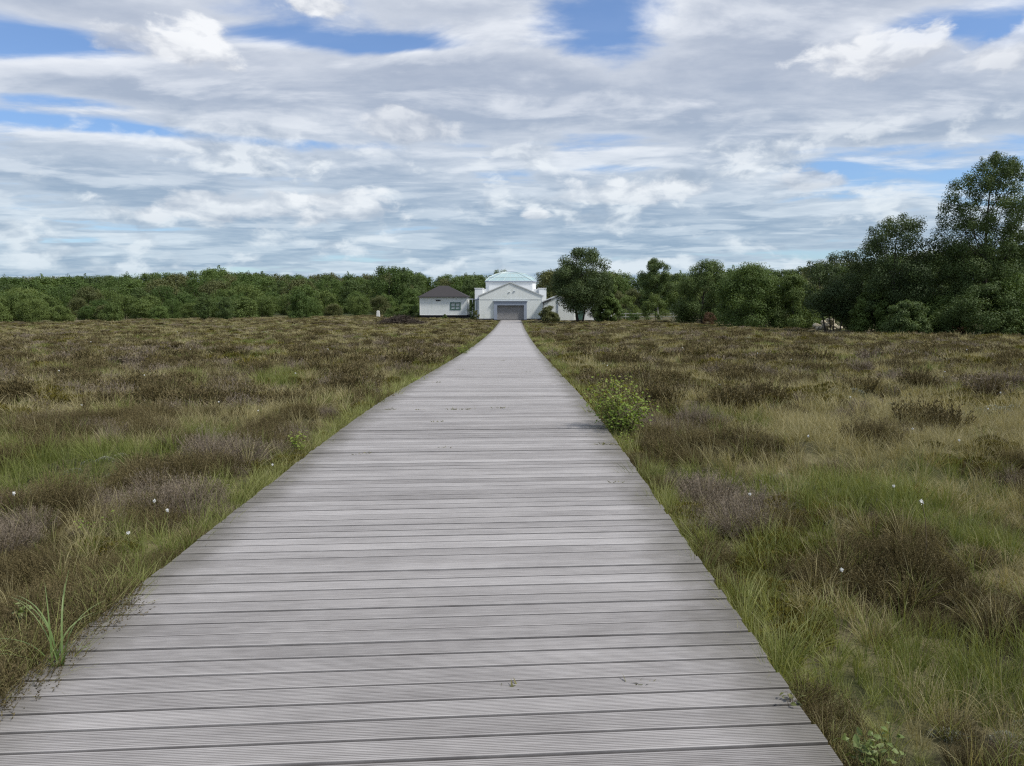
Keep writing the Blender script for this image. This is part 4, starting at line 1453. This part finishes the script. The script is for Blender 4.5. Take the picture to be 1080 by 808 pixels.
    labels = {
        'heather': ('brown green heather covering the moor in low bushy clumps', 'heather'),
        'dry_heather': ('grey brown dead looking heather twigs between the living clumps', 'dry heather'),
        'straw_grass': ('pale straw coloured grass spread over the moor and boardwalk edges', 'dry grass'),
        'green_grass': ('fresh green grass patches between the heather and along the boards', 'grass'),
        'verge_grass': ('light green grass fringe spilling along both edges of the boardwalk', 'verge grass'),
        'moss': ('olive moss cushions low between the heather clumps', 'moss'),
        'lichen': ('pale grey lichen cushions dotted between the heather', 'lichen')}
    tot = 0
    for k in C:
        if acc[k][0]:
            P, Q, S, I = (np.concatenate(a) for a in acc[k])
            tot += len(P)
            scatter(k, C[k], P, Q, S, I, *labels[k])
    print('ground cover clumps', tot)
moor()

# ------------------------------------------------------------------ single plants beside the boards
M_STEM = mat_plain('plant_stem', (0.10, 0.075, 0.04), 0.8, 0.3, 12)
M_STEMG = mat_plain('green_stem', (0.10, 0.13, 0.035), 0.7, 0.3, 12)
M_COTTON = mat_plain('cotton_white', (0.80, 0.80, 0.77), 0.95, 0.05, 30)
M_SEDGE = mat_leaf('sedge_blades', (0.07, 0.13, 0.03), (0.15, 0.23, 0.07), trans=.3, patch=9, rough=.45, spec=.4, tip=(.30, .36, .16))
M_BRAMBLE = mat_leaf('bramble_leaves', (0.08, 0.13, 0.03), (0.19, 0.24, 0.07), trans=.25, patch=14, rough=.5, spec=.35, tip=(.28, .29, .13))
M_WEED = mat_leaf('weed_leaves', (0.07, 0.09, 0.025), (0.14, 0.15, 0.05), trans=.2, patch=12, tip=(.22, .19, .09))

def deck_spot(px, py):
    for Y in np.arange(1.5, 112, .02):
        if 318 + (CAM_Z - float(deck_z(Y))) / Y * FPX <= py:
            return (px - 542) / FPX * Y, float(Y), float(deck_z(Y))

def broad_leaf(B, p, d, L, W, t):
    """a small bent leaf of four faces, folded along its rib"""
    d = np.array(d, float); d /= np.linalg.norm(d)
    up = np.array([random.gauss(0, .5), random.gauss(0, .5), 1.0])
    sd = np.cross(d, up); sd /= np.linalg.norm(sd) + 1e-9
    n = np.cross(sd, d)
    p = np.array(p, float)
    k = B.n
    B.v += [p, p + d * L * .38 + sd * W * .5 + n * W * .12, p + d * L * .42, p + d * L * .38 - sd * W * .5 + n * W * .12,
            p + d * L * .75 + sd * W * .34 - n * L * .05, p + d * L - n * L * .18, p + d * L * .75 - sd * W * .34 - n * L * .05]
    B.t += [t * .5, t, t * .4, t, t, t, t]
    B.f += [(k, k + 1, k + 2), (k, k + 2, k + 3), (k + 1, k + 4, k + 5, k + 2), (k + 2, k + 5, k + 6, k + 3)]
    B.n += 7

def leafy_plant(name, label, cat, loc, h, w, n_stem, n_leaf, leaf, mat, seed, stem_mat=None, lean=(0, 0), tipv=.8, low=.15):
    random.seed(seed)
    e = empty(name, loc)
    tag(e, label, cat)
    st, B = MB(), Blades()
    for s in range(n_stem):
        a = random.uniform(0, 2 * PI); q = random.random() ** .5
        hh = h * random.uniform(.48, 1.0) * (1 - .30 * q)
        end = np.array([math.cos(a) * q * w * .5 + lean[0], math.sin(a) * q * w * .5 + lean[1], hh])
        mid = end * .5 + np.array([random.gauss(0, .04 * w), random.gauss(0, .04 * w), .06 * h])
        pts = [np.array([random.gauss(0, .04 * w), random.gauss(0, .04 * w), -.04]), mid, end]
        r = max(.0018, h * .006)
        st.tube(pts, [r, r * .7, r * .3], 4)
        for k in range(n_leaf):
            t = low + (1 - low) * (k + random.random()) / n_leaf
            p = pts[0] * (1 - t) ** 2 + 2 * mid * t * (1 - t) + end * t * t
            d = np.array([random.gauss(0, 1), random.gauss(0, 1), random.gauss(.25, .5)])
            d /= np.linalg.norm(d)
            p2 = p + d * random.uniform(.2, 1.0) * (w * .13)
            if random.random() < .3:
                st.tube([p, p2], [r * .35, r * .2], 3, False)
            broad_leaf(B, p2, d, leaf * random.uniform(.6, 1.25), leaf * .72, max(0, min(1, (p2[2] / h) ** 2 * tipv * random.uniform(.2, 1.3))))
    st.build('stem', stem_mat or M_STEM, e)
    B.build('foliage', mat, e)
    return e

x, Y, z = PX1 + .20, 8.75, None
leafy_plant('birch_sapling', 'bushy bright green birch sapling leaning over the right edge of the boardwalk', 'sapling', (x, Y, gz(x, Y)), 0.88, .85, 42, 40, .038, L_FRESH, 5, lean=(-.05, 0))
x = PX1 + .12
leafy_plant('leafy_sprig', 'small yellowish leafy sprig at the foot of the bushy birch sapling', 'plant', (x, 8.0, gz(x, 8.0)), .26, .22, 7, 12, .022, L_FRESH, 6)
x, Y, z = spot(312, 484)
leafy_plant('oak_seedling', 'upright seedling with reddish tips beside the left edge of the boardwalk', 'seedling', (x, Y, z), .34, .22, 9, 18, .034, L_FRESH, 8)
x, Y, z = spot(88, 574)
leafy_plant('leafy_sprig', 'yellow green sprig among grey heather near the left foreground', 'plant', (x, Y, z), .23, .24, 8, 9, .022, L_FRESH, 9, low=.4)
x, Y, z = spot(488, 378)
leafy_plant('young_birch', 'small light green seedling bush at the far left edge of the boardwalk', 'seedling', (x, Y, z), .55, .6, 14, 20, .05, L_FRESH, 10)
x, Y, z = spot(440, 409)
leafy_plant('leafy_sprig', 'low pale green leafy sprig on the left margin halfway along the boardwalk', 'plant', (x, Y, z), .26, .42, 10, 16, .035, L_FRESH, 14)
x = PX1 + .10
leafy_plant('bramble', 'bramble with broad light green leaves in the bottom right corner beside the boards', 'bramble', (x + .05, 2.46, float(deck_z(2.5)) - .08), .11, .19, 11, 6, .033, M_BRAMBLE, 12, M_STEMG)
leafy_plant('bramble_shoot', 'smaller reddish bramble shoot creeping over the last boards at bottom right', 'bramble', (PX1 - .03, 2.72, float(deck_z(2.7)) - .01), .06, .10, 5, 4, .024, M_WEED, 13, M_STEM)
leafy_plant('bramble_shoot', 'pale leaved bramble shoot right of the broad leaved bramble', 'bramble', (PX1 + .27, 2.60, gz(PX1 + .27, 2.60) + .05), .12, .14, 5, 4, .026, M_BRAMBLE, 15, M_STEMG)
x, Y, z = spot(2, 690)
leafy_plant('leafy_sprig', 'bright green leafy sprig cut by the left edge of the view', 'plant', (x, Y, z), .22, .12, 4, 7, .032, M_BRAMBLE, 16, M_STEMG, low=.45)
x, Y, z = spot(936, 350)
leafy_plant('fern', 'rusty brown fern clump at the foot of the dark trees on the right', 'fern', (x, 57.0, gz(at(936, 57), 57)), .7, 1.6, 12, 16, .16, L_RED, 17)

def sedge():
    random.seed(4)
    x, Y = PX0 + .075, 3.03
    e = empty('sedge_tuft', (x, Y, float(deck_z(Y)) - .03))
    tag(e, 'tuft of long bent light green sedge blades at the left foreground edge of the boards', 'sedge')
    for L, a, lean, bd, w in ((.36, 170, .15, .9, .010), (.40, 150, .25, 1.4, .010), (.33, 110, .1, .5, .009), (.36, 95, .08, .3, .009), (.27, 20, .2, .8, .008), (.31, 60, .12, 1.1, .009),
                           (.30, 185, .6, 1.5, .010), (.25, 200, .9, 1.2, .009), (.20, 300, .9, .8, .008), (.33, 130, .05, .2, .009), (.28, 75, .2, 1.8, .009), (.22, 340, .4, 1.3, .008), (.35, 165, .35, .6, .009), (.26, 240, .5, .9, .008)):
        B = Blades()
        A = R(a)
        B.strip((random.gauss(0, .018), random.gauss(0, .018), 0), (math.cos(A) * lean, math.sin(A) * lean, 1), L * 1.12, w, (math.cos(A) * bd * 2.0, math.sin(A) * bd * 2.0), 9, side=np.array([-math.sin(A) + .3, math.cos(A), .1]), t1=random.uniform(.3, .9))
        B.build('blade', M_SEDGE, e)
sedge()

def tall_stalk():
    x, Y, z = spot(987, 612)
    e = empty('dry_stalk', (x, Y, z))
    tag(e, 'single tall dry stalk with a pale head standing above the right heather', 'stalk')
    h = (612 - 535) / FPX * Y * 1.02
    MB().tube([(0, 0, -.03), (.01, 0, h * .4), (-.005, 0, h * .75), (-.03, 0, h)], [.0035, .003, .0025, .0018], 5).build('stem', M_STEM, e)
    B = Blades()
    random.seed(3)
    for i in range(30):
        B.leaf((-.03 + random.gauss(0, .006), random.gauss(0, .006), h + random.gauss(0, .006)), (random.gauss(0, 1), random.gauss(0, 1), random.gauss(.4, 1)), .012, .005, .9)
    B.build('flower_head', M_COTTON, e)
tall_stalk()

def cotton():
    """bog cotton: a wisp of white on a thin stalk"""
    random.seed(31)
    protos = []
    for k in range(3):
        e = MB().tube([(0, 0, -.05), (.01 * (k - 1), .008, .16), (.02 * (k - 1), .012, .33)], [.0016, .0014, .001], 4)
        B = Blades()
        c = np.array([.02 * (k - 1), .012, .33])
        for i in range(110):
            d = np.array([random.gauss(0, 1), random.gauss(0, 1), random.gauss(-.25, .8)])
            d /= np.linalg.norm(d)
            B.leaf(c + d * .005 * random.random(), d, random.uniform(.008, .017), .006, .5)
        protos.append((mesh_obj('stalk', e.v, e.f, M_STEMG, link=False), B.build('flower_head', M_COTTON, link=False)))
    spots = [(2.4, 528), (115, 509), (152, 535), (165, 541), (82, 429), (89, 430), (124, 440), (228, 425), (269, 431), (127, 479), (283, 489), (243, 350), (187, 355), (125, 564),
             (759, 406), (988, 388), (998, 392), (1078, 386), (1057, 415), (930, 434), (967, 450), (1016, 464), (997, 471), (855, 463), (751, 469), (797, 520), (901, 605),
             (985, 399), (835, 383), (702, 402), (641, 388), (1046, 430), (900, 420), (870, 399), (720, 372), (800, 376), (1020, 372), (60, 392), (30, 405), (150, 398), (310, 396), (200, 372), (345, 372), (95, 365), (948, 512)]
    for i, (px, py) in enumerate(spots):
        if i in (1, 5, 6, 9, 11, 15, 19, 22, 24, 27, 29, 33, 38):
            continue
        x, Y, z = spot(px, py, .26)
        e = empty('cotton_grass', (x, Y, z), random.uniform(0, 6.28))
        s = .62 if Y < 12 else min(1.5, .6 + Y / 50)
        e.scale = (s, s, max(s, .8) * random.uniform(.85, 1.1))
        tag(e, 'thin stalk of bog cotton with a white tuft among the ' + ('left' if px < 540 else 'right') + ' heather', 'cotton grass', 'bog cotton heads dotted over the moor', 'thing')
        for src in protos[i % 3]:
            o = src.copy(); COL.objects.link(o); o.parent = e
cotton()

def deck_weeds():
    """little weeds rooted in the gaps between the boards"""
    spots = [(408, 432.5, 1.0), (440, 432.6, .6), (478, 432.4, 1.1), (489, 432.5, 1.0), (529, 431, .9), (459, 445.5, .6), (467, 474, .5), (558, 392.5, 1.1), (485, 390, .9), (459, 403.5, .9), (527, 393.5, .6),
             (509, 384, .7), (494, 379.5, .7), (531, 380, .7), (637, 470, .9), (649, 470.5, .8), (538, 363, .7), (535, 743, .45), (684, 738.5, .55), (376, 481, .6), (383, 479.5, .5), (650, 512, .5)]
    for i, (px, py, s) in enumerate(spots):
        random.seed(300 + i)
        x, Y, z = deck_spot(px, py)
        B = Blades()
        n = int(16 * s) + 5
        for k in range(n):
            a = random.uniform(0, 2 * PI)
            B.strip((random.gauss(0, .05 * s), random.gauss(0, .006), -.02), (math.cos(a) * 1.1, math.sin(a) * .6, .7), random.uniform(.03, .075) * (.6 + .5 * s), .012, (math.cos(a) * .8, math.sin(a) * .8), 3, t1=random.uniform(.2, 1))
        o = B.build('gap_weed', M_WEED)
        o.location = (x, Y, z)
        o.rotation_euler = (0, 0, R(4))
        tag(o, 'tiny weed tuft growing in a gap between the grey boards', 'weed', 'weeds in the gaps of the boardwalk')
deck_weeds()

def brush_heap():
    """heap of cut brown heather by the marker"""
    rng = np.random.RandomState(8)
    random.seed(8)
    Y = 94
    x = at(424, Y)
    B = Blades()
    for i in range(2600):
        u = rng.normal(0, .45); v = rng.normal(0, .4)
        top = 1.0 * math.exp(-(u ** 2) * 1.6 - v * v) + .22 * math.exp(-((u + .75) / .25) ** 2)
        z = top * rng.uniform(0, 1) ** .5
        d = (rng.normal(0, 1), rng.normal(0, 1), rng.normal(.25, .5))
        B.strip((u * 2.6 / 1.0, v * 1.6, z * .95), d, rng.uniform(.25, .7), .045, (rng.normal(0, .4), rng.normal(0, .4)), 2, t1=rng.uniform(0, .6))
    o = B.build('brush_heap', mat_leaf('cut_brush', (0.028, 0.020, 0.015), (0.085, 0.066, 0.05), trans=.05, patch=1.2, tip=(.12, .10, .08)))
    o.location = (x, Y, gz(x, Y))
    tag(o, 'dark brown heap of cut brushwood on the moor left of the cabin', 'brush heap')
brush_heap()
